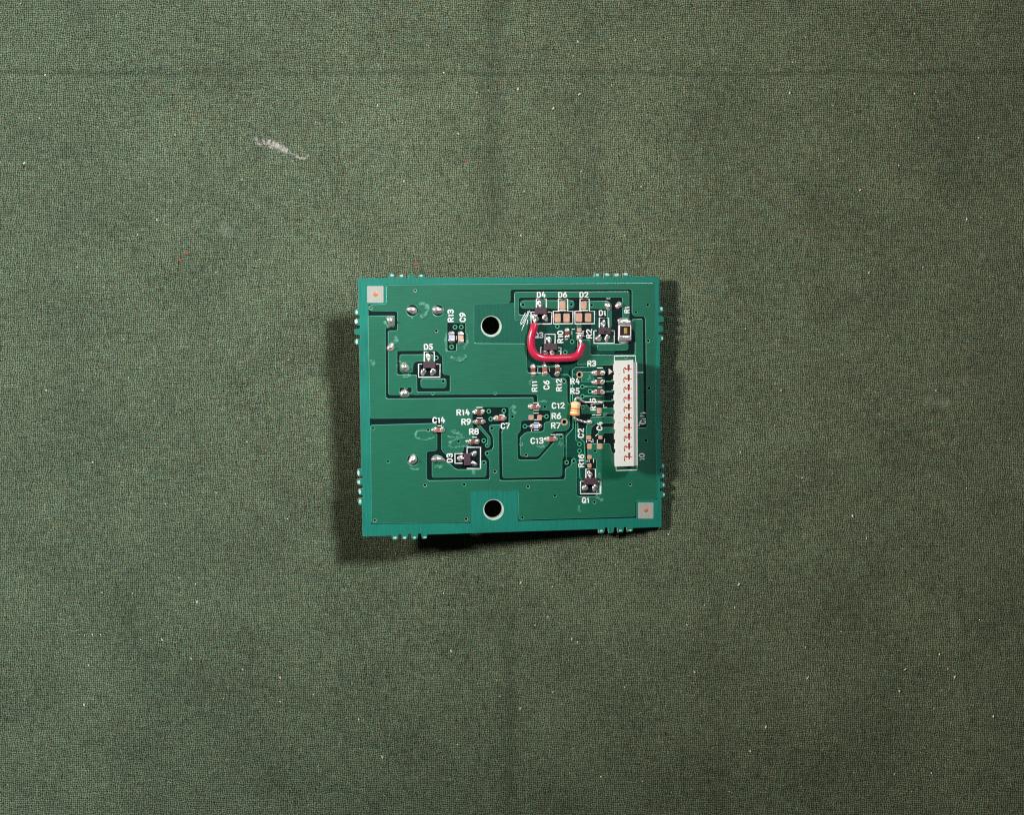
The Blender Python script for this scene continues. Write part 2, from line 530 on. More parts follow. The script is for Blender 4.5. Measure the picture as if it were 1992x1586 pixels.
def box_mesh(cx, cy, z0, w_, h_, t, ang=0.0, ch=0.05, taper=1.0):
    """a block with chamfered upper edges, turned by ang"""
    V, F = [], []
    ca, sa = math.cos(ang), math.sin(ang)

    def ring(a, b, z):
        i = len(V)
        for x, y in ((-a, -b), (a, -b), (a, b), (-a, b)):
            V.append((cx + x * ca - y * sa, cy + x * sa + y * ca, z))
        return [i, i + 1, i + 2, i + 3]
    a, b = w_ / 2, h_ / 2
    rs = [ring(a, b, z0), ring(a * taper, b * taper, z0 + t - ch), ring(a * taper - ch * 0.3, b * taper - ch * 0.3, z0 + t - ch * 0.3), ring(a * taper - ch, b * taper - ch, z0 + t)]
    for r in range(3):
        for i in range(4):
            j = (i + 1) % 4
            F.append((rs[r][i], rs[r][j], rs[r + 1][j], rs[r + 1][i]))
    F.append(tuple(rs[-1]))
    F.append(tuple(reversed(rs[0])))
    return V, F


def tube_data(pts, rad, seg=8, flat=1.0, zc=None):
    """round bar along 3D points; flat squashes it in z about zc"""
    V, F = [], []
    p = [np.array(q, float) for q in pts]
    n = len(p)
    up = np.array((0.013, 0.021, 1.0))
    prev = None
    for i in range(n):
        t = p[min(i + 1, n - 1)] - p[max(i - 1, 0)]
        t = t / max(np.linalg.norm(t), 1e-9)
        s = np.cross(t, up if abs(t[2]) < 0.95 else np.array((1.0, 0.1, 0)))
        s /= np.linalg.norm(s)
        if prev is not None and s @ prev < 0:
            s = -s
        prev = s
        v = np.cross(s, t)
        r = rad[i] if isinstance(rad, (list, tuple)) else rad
        for k in range(seg):
            a = 2 * math.pi * k / seg
            q = p[i] + s * math.cos(a) * r + v * math.sin(a) * r
            V.append([q[0], q[1], q[2]])
    for i in range(n - 1):
        for k in range(seg):
            l = (k + 1) % seg
            F.append((i * seg + k, i * seg + l, (i + 1) * seg + l, (i + 1) * seg + k))
    F.append(tuple(reversed(range(seg))))
    F.append(tuple(range((n - 1) * seg, n * seg)))
    if flat != 1.0:
        for q in V:
            q[2] = zc + (q[2] - zc) * flat
    return [tuple(q) for q in V], F


def merge(parts):
    V, F = [], []
    for v, f in parts:
        o = len(V)
        V += v
        F += [tuple(i + o for i in q) for q in f]
    return V, F


def smooth_path(pts, n=6):
    p = [np.array(q, float) for q in pts]
    out = []
    for i in range(len(p) - 1):
        a = p[max(i - 1, 0)]; b = p[i]; c = p[i + 1]; d = p[min(i + 2, len(p) - 1)]
        for k in range(n):
            t = k / n
            out.append(0.5 * ((2 * b) + (-a + c) * t + (2 * a - 5 * b + 4 * c - d) * t * t + (-a + 3 * b - 3 * c + d) * t ** 3))
    out.append(p[-1])
    return [tuple(q) for q in out]


def dome_data(cx, cy, z0, a, b, h, ang=0.0, lump=0.12, seed=0, peak=(0, 0), seg=16, rings=6, power=0.8):
    """a solder mound on an oval foot, a little lopsided"""
    rnd = random.Random(seed)
    ph = [rnd.uniform(0, 6.28) for _ in range(4)]
    V, F = [], []
    ca, sa = math.cos(ang), math.sin(ang)
    for r in range(rings):
        t = r / rings
        rr = math.cos(t * math.pi / 2) ** power
        z = math.sin(t * math.pi / 2)
        for k in range(seg):
            th = 2 * math.pi * k / seg
            q = rr * (1 + lump * (math.sin(2 * th + ph[0]) + 0.6 * math.sin(3 * th + ph[1])) * (1 - t * 0.5))
            x = a * q * math.cos(th) + peak[0] * t
            y = b * q * math.sin(th) + peak[1] * t
            V.append((cx + x * ca - y * sa, cy + x * sa + y * ca, z0 + h * z))
    V.append((cx + peak[0] * ca - peak[1] * sa, cy + peak[0] * sa + peak[1] * ca, z0 + h))
    for r in range(rings - 1):
        for k in range(seg):
            l = (k + 1) % seg
            F.append((r * seg + k, r * seg + l, (r + 1) * seg + l, (r + 1) * seg + k))
    for k in range(seg):
        F.append(((rings - 1) * seg + k, (rings - 1) * seg + (k + 1) % seg, rings * seg))
    F.append(tuple(reversed(range(seg))))
    return V, F


def circle(cx, cy, r, n=16):
    return [(cx + r * math.cos(2 * math.pi * i / n), cy + r * math.sin(2 * math.pi * i / n)) for i in range(n)]


# ------------------------------------------------------------------ cloth
def build_cloth():
    nx, ny = 560, 470
    W_, H_ = 0.62, 0.52
    xs = np.linspace(-W_ / 2, W_ / 2, nx)
    ys = np.linspace(-H_ / 2, H_ / 2, ny)
    X, Y = np.meshgrid(xs, ys)
    px = X / MM * S + CX
    py = CY - Y / MM * S
    Z = np.zeros_like(X)
    rng = np.random.default_rng(5)
    for k in range(26):                                   # soft unevenness
        fx, fy = rng.normal(size=2) * 0.0042
        Z += 0.075 * np.sin(px * fx * 2 + py * fy * 2 + rng.uniform(0, 6.28)) / (1 + 40 * np.hypot(fx, fy))

    def crease(x0, y0, x1, y1, amp, wid, ends=90):
        dx, dy = x1 - x0, y1 - y0
        l = math.hypot(dx, dy)
        t = ((px - x0) * dx + (py - y0) * dy) / l
        s = ((px - x0) * dy - (py - y0) * dx) / l
        s = s + 5 * np.sin(t * 0.011 + x0) + 2 * np.sin(t * 0.037)
        e = np.clip(np.minimum(t, l - t) / ends + 0.5, 0, 1)
        return amp * np.exp(-(s / wid) ** 2) * e
    # old fold lines: one down the middle, others across
    Z += crease(965, -200, 975, 480, -0.55, 26)
    Z += crease(1150, 40, 1165, 520, -0.45, 26)
    Z += crease(985, 1120, 1000, 1800, -0.55, 18)
    Z += crease(-300, 146, 760, 138, -0.34, 6)
    Z += crease(700, 122, 2300, 148, -0.32, 7)
    Z += crease(1530, 296, 1800, 285, 0.16, 4, 40)
    Z += crease(1460, 510, 1960, 500, 0.14, 9, 60)
    Z += crease(1860, 1120, 1880, 1420, 0.2, 7, 60)
    Z += crease(1695, 58, 1722, 62, -0.28, 5, 10)
    Z += crease(1370, 54, 1392, 62, -0.18, 5, 10)
    Z += crease(-100, 560, 650, 520, 0.12, 34)
    Z += crease(60, 1250, 620, 1120, 0.12, 34)
    Z += crease(1380, 860, 1420, 1560, -0.16, 30)
    Z += crease(1560, 300, 1600, 1500, 0.15, 36)
    Z += crease(300, 1380, 900, 1300, -0.12, 28)
    # lies flat under the board
    m = np.exp(-(np.clip(np.abs(px - 990) - 250, 0, None) / 70) ** 2 - (np.clip(np.abs(py - 800) - 210, 0, None) / 70) ** 2)
    Z *= (1 - m)
    Z -= 0.02
    V = np.stack([X.ravel(), Y.ravel(), Z.ravel() * MM], 1)
    i = np.arange(nx * ny).reshape(ny, nx)
    F = np.stack([i[:-1, :-1].ravel(), i[:-1, 1:].ravel(), i[1:, 1:].ravel(), i[1:, :-1].ravel()], 1)
    me = bpy.data.meshes.new('cloth')
    me.vertices.add(len(V)); me.vertices.foreach_set('co', V.astype(np.float32).ravel())
    me.loops.add(F.size); me.loops.foreach_set('vertex_index', F.ravel().astype(np.int32))
    me.polygons.add(len(F)); me.polygons.foreach_set('loop_start', (np.arange(len(F)) * 4).astype(np.int32))
    me.update(calc_edges=True)
    o = link('cloth', me, M['cloth'], None, True)
    o['kind'] = 'structure'
    o['label'] = 'creased dark green woven cotton cloth under the circuit board'
    return px, py, Z, X, Y


CPX, CPY, CZ, _, _ = build_cloth()


def cloth_z(px, py):
    j = int(round((px - CPX[0, 0]) / (CPX[0, 1] - CPX[0, 0])))
    i = int(round((py - CPY[0, 0]) / (CPY[1, 0] - CPY[0, 0])))
    return float(CZ[max(0, min(CZ.shape[0] - 1, i)), max(0, min(CZ.shape[1] - 1, j))])


# ------------------------------------------------------------------ circuit board
board = bpy.data.objects.new('circuit_board', None)
board.empty_display_size = 0.02
COL.objects.link(board)
mw = Matrix.Identity(4)
for r in range(3):
    for c in range(3):
        mw[r][c] = RB[r, c]
    mw[r][3] = ORG[r] * MM
board.matrix_world = mw
board['label'] = 'small green circuit board with red jumper wire and white ten-way connector'
board['category'] = 'circuit board'

TH = 1.6
VIAS = [(807, 565), (721, 599.5), (848.9, 643.8), (862, 742), (841.6, 765.5), (962.8, 765), (1017.5, 593), (1111.4, 592.5),
        (1150.7, 593.7), (1260, 593.4), (1236.9, 607.4), (1260.8, 663.4), (1217, 694), (1262.5, 755.5), (1097, 742.7),
        (726, 833), (832.5, 836.5), (892, 859), (755.3, 898), (826.6, 944), (902.8, 943), (962.4, 917.6), (728.9, 1012.4),
        (906.7, 1010), (996.7, 811), (956.6, 833.5), (947.8, 882.4), (941, 900.6), (1059.8, 791.5), (1013.6, 863.8),
        (1023.4, 885.3), (1091.4, 850), (1133.5, 792.5), (1115.9, 897.5), (1157.3, 877.5), (1256.6, 857), (1027, 947),
        (1079.3, 964.5), (1156, 977), (1225.7, 942.4), (1016.2, 1007.5)]
RINGED = [(885, 636.4), (897.2, 636.4), (878.4, 675), (848.6, 696.2), (1084, 635), (1112.8, 665), (1099.5, 685.6),
          (1132.8, 752.5), (1147.3, 761.5), (1132.8, 771.2), (950.7, 800.3), (980, 799.3), (954.6, 815.3), (941, 857.4),
          (947.8, 866.8), (1063, 810.5), (1021, 829.6), (1127, 864.4), (1127, 877.5), (1102.2, 900)]
BIG = [(1127.5, 728.9, 4.2, 6.6), (1097.9, 821.2, 4.2, 6.8)]
MOUNT = [(955, 633.5, 17.8), (959.5, 990.5, 17.8)]
VR = PX(2.7)
via_xy = [P(*v) for v in VIAS]
ring_xy = [P(*v) for v in RINGED]
hole_loops = [circle(x, y, VR, 10) for x, y in via_xy + ring_xy]
for x, y, ri, ro in BIG:
    hole_loops.append(circle(*P(x, y), PX(ri), 16))
mount_loops = [circle(*P(x, y), PX(r), 40) for x, y, r in MOUNT]

# outline with the stubs of the snapped-off break-away tabs: four teeth between three drilled bites
hw, hh = BW / 2, BH / 2


def tab(along, c, side):
    """points of one tab, walking counter-clockwise"""
    pts = []
    t = PX(8.2)
    half = PX(33)
    n = 4
    pitch = PX(19)
    rnd = random.Random(int(c * 10) + side)
    seqs = []
    for k in range(n):
        m = (k - 1.5) * pitch
        jt = t * rnd.uniform(0.75, 1.1)
        wd = PX(6.2) * rnd.uniform(0.85, 1.1)
        seqs.append([(m - wd, 0), (m - wd * 0.95, jt * 0.55), (m - wd * 0.75, jt), (m - wd * 0.1, jt * rnd.uniform(0.85, 1.1)), (m + wd * 0.7, jt * 0.92), (m + wd * 0.95, jt * 0.5), (m + wd, 0)])
        if k < n - 1:
            seqs[-1] += [(m + pitch / 2 - PX(2.2), -PX(2.4)), (m + pitch / 2 + PX(2.2), -PX(2.4))]
    flat_ = [q for s_ in seqs for q in s_]
    return flat_


def side_points(along, consts):
    out = []
    for c in consts:
        out += [(c + a, b) for a, b in tab(along, c, 0)]
    return out


tabs_top = [P(791, 541)[0], P(1190, 538)[0]]
tabs_bot = [P(797, 1043)[0], P(1198, 1030)[0]]
tabs_lef = [P(699, 636)[1], P(704, 948)[1]]
tabs_rig = [P(1283, 630)[1], P(1287, 935)[1]]
outline = [(-hw, -hh)]
for c in sorted(tabs_bot):
    outline += [(c + a, -hh - b) for a, b in tab(0, c, 1)]
outline.append((hw, -hh))
for c in sorted(tabs_rig):
    outline += [(hw + b, c + a) for a, b in tab(0, c, 2)]
outline.append((hw, hh))
for c in sorted(tabs_top, reverse=True):
    outline += [(c - a, hh + b) for a, b in tab(0, c, 3)]
outline.append((-hw, hh))
for c in sorted(tabs_lef, reverse=True):
    outline += [(-hw - b, c - a) for a, b in tab(0, c, 4)]
plate('laminate', [outline] + mount_loops + hole_loops, -TH, 0.0, 0.05, M['margin'], board, True, M['core'])

# pale broken glass-fibre on each tooth end
for grp, kind in ((tabs_top, 't'), (tabs_bot, 'b'), (tabs_lef, 'l'), (tabs_rig, 'r')):
    for c in grp:
        for k in range(4):
            m = c + (k - 1.5) * PX(19)
            d = PX(4.4)
            x, y = {'t': (m, hh + d), 'b': (m, -hh - d), 'l': (-hw - d, m), 'r': (hw + d, m)}[kind]
            a, b = (PX(5.4), PX(3.0)) if kind in 'tb' else (PX(3.0), PX(5.4))
            if kind in 'br':
                a *= 0.75; b *= 0.75
            rt = random.Random(int(m * 77) + ord(kind))
            if rt.random() < 0.12:
                continue
            a *= rt.uniform(0.7, 1.1); b *= rt.uniform(0.7, 1.1)
            x += rt.gauss(0, 0.07); y += rt.gauss(0, 0.07)
            lp = [(x + a * math.cos(t_) * rt.uniform(0.75, 1.15), y + b * math.sin(t_) * rt.uniform(0.7, 1.15)) for t_ in (0.4, 1.1, 1.9, 2.7, 3.6, 4.3, 5.0, 5.8)]
            plate('broken_tab_tooth', [lp], -1.3, rt.uniform(0.02, 0.10), 0.04, M['edge'], board)

# hole rims
for (x, y, r) in MOUNT:
    c = P(x, y)
    plate('mounting_hole_rim', [circle(*P(x + 0.6, y + 1.6), PX(r + 2.6), 40), circle(*c, PX(r + 0.05), 40)], -0.01, 0.03, 0.01, M['rim'], board)

# inner layers seen through the mask, with the shade of narrow gaps painted in
CUT1 = [(921, 591), (1000.2, 589), (1000.4, 624), (1030, 627), (1030, 640), (1026, 669), (921, 669)]
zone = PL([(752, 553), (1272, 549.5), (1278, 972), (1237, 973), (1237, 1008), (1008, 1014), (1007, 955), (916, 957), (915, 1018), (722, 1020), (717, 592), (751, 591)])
plate('inner_laminate_patch', [fillet(PL(CUT1), PX(4)), mount_loops[0]], 0.0, 0.016, 0.0, M['mid'], board)
plate('shaded_back_copper_layer', [zone, PL(CUT1)] + [h for h in hole_loops if inside(h[0], zone)], 0.0, 0.012, 0.0, M['gap'], board)
DEEP = [[(1026, 630), (1121, 630), (1121, 652), (1121, 712), (1108, 718), (1104, 735), (1090, 734), (1088, 716), (1027, 716)],
        [(1160, 690), (1150, 688), (1150, 604), (1162, 604), (1162, 617), (1192, 640), (1196, 640), (1196, 688)],
        [(1099, 842), (1139, 832), (1139, 963), (1124, 963), (1122, 895), (1110, 890), (1099, 890)],
        [(1110, 716), (1176, 716), (1176, 786), (1128, 786), (1112, 780)]]
for d in DEEP:
    lp = fillet(PL(d), PX(4))
    plate('inner_laminate_patch', [lp] + [h for h, c in zip(hole_loops, via_xy + ring_xy + [P(b[0], b[1]) for b in BIG]) if inside(c, lp) and edge_dist(c, lp) > VR * 1.6], 0.0, 0.018, 0.0, M['deep'], board)

ZP = 0.10      # top of the copper under mask
ZB = 0.0


def pour(name, pts, holes=(), r=4.6, label=None, mat=None, z=ZP):
    lp = fillet(PL(pts), PX(r))
    if area(lp) < 0:
        lp.reverse()
    loops = [lp] + [fillet(PL(h), PX(2.0)) for h in holes]
    for h, c in zip(hole_loops, via_xy + ring_xy + [P(b_[0], b_[1]) for b_ in BIG]):
        if inside(c, lp) and edge_dist(c, lp) > VR * 1.35 and not any(inside(c, q) for q in loops[1:]):
            loops.append(h)
    o = plate(name, loops, ZB, z, (0.25, 0.07), mat or M['pour'], board)
    if label:
        o['label'] = label
    return o


def disc_px(x, y, r, n=14):
    return [(x + r * math.cos(2 * math.pi * i / n), y + r * math.sin(2 * math.pi * i / n)) for i in range(n)]


GND = [(752, 553.5), (751, 591), (721, 592.5), (715.5, 599), (721, 605.5), (773, 606), (773, 643), (757, 643), (754.6, 646), (755.2, 769), (1000, 767.5), (1044.8, 768),
       (1045.5, 798.6), (1070.8, 799), (1070.8, 820), (1061, 821), (1058, 825), (1057.7, 839), (1022, 841), (1011.3, 851.5), (1011.5, 885.4),
       (1015, 889), (1046, 889), (1071, 861), (1071, 846), (1076.3, 840), (1103, 838.4), (1109, 831), (1108.5, 786), (1104, 783), (1103.4, 740.4),
       (1099.4, 736), (1072.3, 736.4), (1068, 726), (1026, 725), (1024.7, 672), (1021, 668.3), (922.6, 667.6), (922.6, 592.7), (988, 591), (993, 586), (993.2, 563.4),
       (1229, 562.8), (1229, 610), (1233.5, 615.5), (1254.6, 616), (1256, 670), (1257.6, 828), (1256.5, 832), (1200, 832), (1200, 884), (1192, 882.4),
       (1189, 875), (1187.5, 863), (1143, 862.8), (1143, 892.8), (1159.6, 893), (1160, 966), (1122.7, 966), (1121.8, 897), (1119, 892.4), (1116, 891), (1112, 893.6), (1111, 898), (1111, 904),
       (1108, 907.8), (1102, 909.5), (1098.9, 914), (1099, 933), (971.6, 935), (970.6, 838), (974, 828), (972, 826), (956, 826.2), (951.8, 829), (951.5, 839),
       (958.6, 849), (959.6, 870), (956.5, 875.4), (946, 877.2), (942.8, 881), (943.2, 885), (952, 895.5), (952.5, 933), (830.5, 935), (830, 879), (850.6, 877.4), (850.6, 823.2),
       (720, 826.7), (722, 1019), (914.6, 1017.3), (915.5, 956.7), (1007.4, 954.7), (1009, 1012.4), (1236, 1005.6), (1236, 973), (1278, 971.4), (1272.7, 550)]
GND_H = [[(870, 628), (905.4, 629), (905.4, 667), (888, 668), (887, 683), (870.5, 683)],
         [(772.8, 683), (849.6, 682.6), (860.6, 695), (861, 726), (863.7, 729.6), (875.2, 730), (875.2, 761.5), (812, 762.5), (811, 731), (809, 729.5), (772.8, 728.6)],
         [(777.3, 754.3), (786, 754.3), (786, 758), (792.5, 758), (792.5, 754), (801, 754.3), (801, 763.5), (777.3, 763.5)],
         disc_px(802, 604, 11.2), disc_px(852, 604, 11), disc_px(803, 895, 11)]
pour('copper_pour', GND, GND_H, label='large green-lacquered copper area running round the whole board')
P2 = [(715.4, 614.3), (768.4, 613.8), (768, 637), (750.2, 637), (750.8, 775.6), (1036.5, 773), (1038.2, 775), (1038.6, 818), (1014, 818.7), (1012.5, 840), (1006.5, 845.3), (1007.5, 891.4),
      (1010, 895), (1047, 894.5), (1077.3, 860.3), (1078.5, 845.5), (1095.4, 845), (1097.4, 848), (1097.4, 889.4), (1094, 893.5), (1093.9, 924), (1090, 928.4), (977.5, 931), (975.6, 838),
      (989.7, 824), (989.7, 792.2), (940, 792.2), (919, 801), (919, 829), (926, 842), (921, 852), (921, 867), (902, 869.4), (901.6, 880), (886, 881), (872, 889), (858.4, 877), (858.2, 814), (719.3, 815)]
pour('copper_pour', P2, label='green-lacquered copper area across the left and middle')
pour('copper_pour', [(840, 889), (847, 884.4), (860, 888), (866, 896), (877, 903.5), (887, 913.3), (935.5, 913.3), (935.5, 896), (944.5, 896), (947, 899), (945.8, 928.6), (840, 930)])
pour('copper_pour', [(777.3, 689.5), (843, 689.3), (843, 703), (809, 703.6), (803.9, 708.3), (803.4, 722.3), (800.4, 725.3), (781.3, 725.3), (777.8, 721.3)])
pour('copper_pour', [(818, 736), (868.7, 736.4), (868.4, 755.4), (818.5, 755.4)], r=6)
pour('copper_pour', [(1000.4, 567.8), (1224.5, 566.5), (1224.5, 620), (1211, 620), (1210.5, 578.6), (1009.4, 579.2), (1009.4, 612.3), (1034, 613), (1034, 624.4), (1001, 624.4)], r=4)
pour('copper_pour', [(1012, 584.3), (1117.5, 584), (1117.5, 600.8), (1012, 600.8)], r=8)
pour('copper_pour', [(1130, 586), (1181, 585.3), (1190, 591), (1190, 637), (1181, 637), (1181, 601), (1130, 601)])
pour('copper_pour', [(1161, 669.5), (1222.5, 668.5), (1222.5, 681.7), (1161.5, 682.6)], r=5)
pour('copper_pour', [(1229, 620.5), (1250.6, 620), (1252.2, 826.5), (1200.5, 826.5), (1200.5, 711), (1122, 711), (1123, 661), (1148.7, 660), (1148.7, 690), (1235, 690), (1235, 645), (1229, 640)], r=4)
pour('copper_pour', [(1129.5, 723.4), (1156, 723.4), (1156, 744.4), (1131, 744.4)], r=2)
pour('copper_pour', [(1129, 788.2), (1143, 788), (1146, 794), (1196, 793.4), (1196, 805.5), (1131, 805.5)], r=2)
pour('copper_pour', [(1150, 811), (1196, 810.5), (1196, 824), (1160, 824.4), (1150.5, 833), (1149.7, 849), (1140, 849), (1140, 829), (1144, 824)], r=2)
pour('copper_pour', [(1170, 831.4), (1196, 831), (1196, 842.6), (1175, 843), (1172.4, 850), (1163.5, 850), (1163.5, 840)], r=2)
pour('copper_pour', [(1122, 630), (1131, 630), (1131, 639), (1122, 639)], r=1)
pour('copper_pour', [(926, 824), (934, 827), (954, 851), (954.2, 866), (951, 871), (947, 866), (948.5, 853), (930, 832)], r=2)


# ---- traces: narrow lacquered tracks
def trace(pts, wpx=2.2):
    lp = [(*P(x, y), 0.03) for x, y in pts]
    V, F = tube_data(lp, PX(wpx) / 2, 6, 0.35, 0.03)
    link('copper_trace', mesh_of(V, F), M['trace'], board, True)


trace([(1173, 714.3), (1119.5, 714.8), (1113.6, 720.4), (1114, 777), (1115, 817), (1115, 834), (1101.6, 849.3), (1102, 896)])
trace([(1089, 729), (1104.4, 729), (1109.4, 734.4), (1109.4, 781), (1120, 822), (1120, 855.3), (1124.5, 861)])
trace([(1124, 822), (1124.5, 845), (1131.5, 855.8), (1136.6, 860.6), (1137.6, 885), (1138.8, 902.5), (1144, 905)])
trace([(1127.6, 881), (1127.5, 912), (1128, 929.6), (1133, 935)])
trace([(1135, 752.4), (1171, 752.2)])
trace([(1135, 771.3), (1175, 771)])
trace([(1174, 742.4), (1197, 742.2)], 2.6)
trace([(1174, 762.2), (1197, 761.8)], 2.6)
trace([(1168, 780.8), (1197, 780.4)], 2.6)
trace([(1112.6, 641), (1113, 661)], 3)
trace([(1024, 829.7), (1032, 829.7)])
trace([(1054, 810), (1060, 810.4)])
trace([(980, 803), (980.5, 812)], 3)
trace([(956, 815), (964, 814.4)], 3)
trace([(1044, 713.5), (1080, 713.5)], 3)
trace([(1059.6, 700), (1059.7, 713)], 4)
trace([(1116, 728.9), (1120.5, 729)], 1.5)

for (x, y), c in zip(VIAS, via_xy):
    # plated barrel lining the hole
    plate('via', [circle(c[0] + 0.03, c[1] - 0.06, VR * 1.30, 12), circle(*c, VR * 0.95, 10)], -1.5, ZP + 0.012, 0.0, M['ring'] if (x * 7 + y) % 3 < 1.5 else M['trace'], board, False, M['barrel'])
for c in ring_xy:
    plate('via', [circle(*c, PX(4.6), 14), circle(*c, VR * 0.95, 10)], -1.5, ZP - 0.01, 0.0, M['trace'], board, False, M['barrel'])
for x, y, ri, ro in BIG:
    c = P(x, y)
    plate('bare_copper_hole', [circle(*c, PX(ro), 20), circle(*c, PX(ri), 16)], -0.8, ZP + 0.02, 0.02, M['copper'], board)

# ---- fiducial windows
for (x0, y0, x1, y1) in ((714, 556.5, 746, 589), (1241.2, 978, 1271, 1009.4)):
    plate('fiducial_window', [fillet(PL([(x0, y0), (x1, y0), (x1, y1), (x0, y1)]), PX(2))], 0.0, 0.02, 0.0, M['bare'], board)
    c = P((x0 + x1) / 2 + 0.6, (y0 + y1) / 2 - 0.6)
    V, F = dome_data(*c, 0.018, PX(4.4), PX(4.4), 0.06, 0, 0.04, 1, seg=16, rings=3)
    link('fiducial_dot', mesh_of(V, F), M['cdot'], board, True)

# ---- bare copper pads with no part fitted
PADS = [(1088, 585.8, 1099.8, 602), (1078.8, 610, 1090.6, 627), (1096, 610, 1108, 627), (1130, 586, 1141, 601.5), (1120, 609.4, 1132.4, 626.4), (1137.8, 609.4, 1150, 626.4),
        (1140, 848, 1150, 856), (1142, 863, 1151, 874), (1164, 848, 1172, 855), (1161, 863.5, 1172, 874), (1142, 885.5, 1151, 893.5), (1142.5, 902, 1150.5, 910.5),
        (1028, 807.6, 1038, 817), (1045, 807.2, 1054, 818), (1122, 638, 1131, 646), (1161, 794, 1170, 805)]
for x0, y0, x1, y1 in PADS:
    lp = fillet(PL([(x0, y0), (x1, y0), (x1, y1), (x0, y1)]), PX(2.4))
    plate('copper_pad', [lp], 0.0, ZP + 0.03, 0.03, M['copper'], board)

# ---- silkscreen: stroke lettering as printed
G = {'D': [[(0, 0), (0, 6), (2.4, 6), (3.7, 4.8), (3.7, 1.2), (2.4, 0), (0, 0)]],
     'R': [[(0, 0), (0, 6), (2.8, 6), (3.8, 5.2), (3.8, 3.8), (2.8, 3), (0, 3)], [(1.9, 3), (3.9, 0)]],
     'C': [[(3.8, 4.7), (3.2, 5.7), (2.2, 6), (1.3, 6), (0.3, 5.4), (0, 4.4), (0, 1.6), (0.3, 0.6), (1.3, 0), (2.2, 0), (3.2, 0.3), (3.8, 1.3)]],
     'Q': [[(1.2, 6), (2.6, 6), (3.8, 4.8), (3.8, 1.2), (2.6, 0), (1.2, 0), (0, 1.2), (0, 4.8), (1.2, 6)], [(2.3, 1.7), (3.9, -0.2)]],
     'N': [[(0, 0), (0, 6), (3.8, 0), (3.8, 6)]],
     '0': [[(1.2, 6), (2.6, 6), (3.7, 4.8), (3.7, 1.2), (2.6, 0), (1.2, 0), (0, 1.2), (0, 4.8), (1.2, 6)]],
     '1': [[(0.4, 5.0), (1.4, 6), (1.4, 0)]],
     '2': [[(0, 4.8), (0.9, 6), (2.8, 6), (3.7, 5), (3.7, 4), (0, 0), (3.8, 0)]],
     '3': [[(0, 5.2), (0.9, 6), (2.8, 6), (3.7, 5.1), (3.7, 4), (2.7, 3.1), (1.4, 3.1)], [(2.7, 3.1), (3.8, 2.2), (3.8, 0.9), (2.8, 0), (0.9, 0), (0, 0.8)]],
     '4': [[(1.6, 6), (0, 2), (3.9, 2)], [(2.8, 3.8), (2.8, 0)]],
     '5': [[(3.5, 6), (0.3, 6), (0.1, 3.4), (2.6, 3.5), (3.7, 2.5), (3.7, 1.1), (2.6, 0), (0.8, 0), (0, 0.8)]],
     '6': [[(3.2, 6), (1.4, 4.9), (0.1, 2.9), (0, 1.2), (1, 0), (2.8, 0), (3.8, 1.1), (3.8, 2.4), (2.8, 3.5), (1, 3.4), (0.1, 2.5)]],
     '7': [[(0, 6), (3.8, 6), (1.3, 0)]],
     '8': [[(1.2, 3.2), (0.2, 4), (0.2, 5.2), (1.1, 6), (2.7, 6), (3.6, 5.2), (3.6, 4), (2.6, 3.2), (1.2, 3.2), (0, 2.2), (0, 0.9), (1, 0), (2.8, 0), (3.8, 0.9), (3.8, 2.2), (2.6, 3.2)]],
     '9': [[(0.6, 0), (2.4, 1.1), (3.7, 3.1), (3.8, 4.8), (2.8, 6), (1, 6), (0, 4.9), (0, 3.6), (1, 2.5), (2.8, 2.6), (3.7, 3.5)]]}
GW = {'1': 1.9}


def strokes_to(parts, pts, rad, z):
    q = [(x, y, z) for x, y in pts]
    # rounded pen ends
    q0 = np.array(q[0]); q1 = np.array(q[1]); d = (q0 - q1) / np.linalg.norm(q0 - q1)
    e0 = np.array(q[-1]); e1 = np.array(q[-2]); e = (e0 - e1) / np.linalg.norm(e0 - e1)
    full = [tuple(q0 + d * rad * 0.9)] + q + [tuple(e0 + e * rad * 0.9)]
    rr = [rad * 0.45] + [rad] * len(q) + [rad * 0.45]
    parts.append(tube_data(full, rr, 8, 0.22, z))


def text(s, x, y, rot=0, hpx=12.2, pen=2.9, mat=None, z=ZP + 0.012, parent=None, wk=1.0):
    c = P(x, y, 0.0 if z < 0.3 else z)
    u = PX(hpx - pen) / 6
    ux = u * 1.02 * wk
    ws = [GW.get(ch, 3.8) for ch in s]
    gap = 2.0
    tot = sum(ws) + gap * (len(s) - 1)
    ca, sa = math.cos(math.radians(rot)), math.sin(math.radians(rot))
    cur = -tot / 2
    parts = []
    rnd = random.Random(s + str(x))
    for ch, wd in zip(s, ws):
        for st in G[ch]:
            pts = []
            for gx, gy in st:
                lx = (cur + gx) * ux
                ly = (gy - 3) * u
                pts.append((c[0] + lx * ca - ly * sa + rnd.gauss(0, 0.012), c[1] + lx * sa + ly * ca + rnd.gauss(0, 0.012)))
            strokes_to(parts, pts, PX(pen) / 2, z)
        cur += wd + gap
    V, F = merge(parts)
    o = link('silkscreen_text', mesh_of(V, F), mat or M['silk'], parent or board, True)
    o['label'] = 'printed marking ' + s
    return o


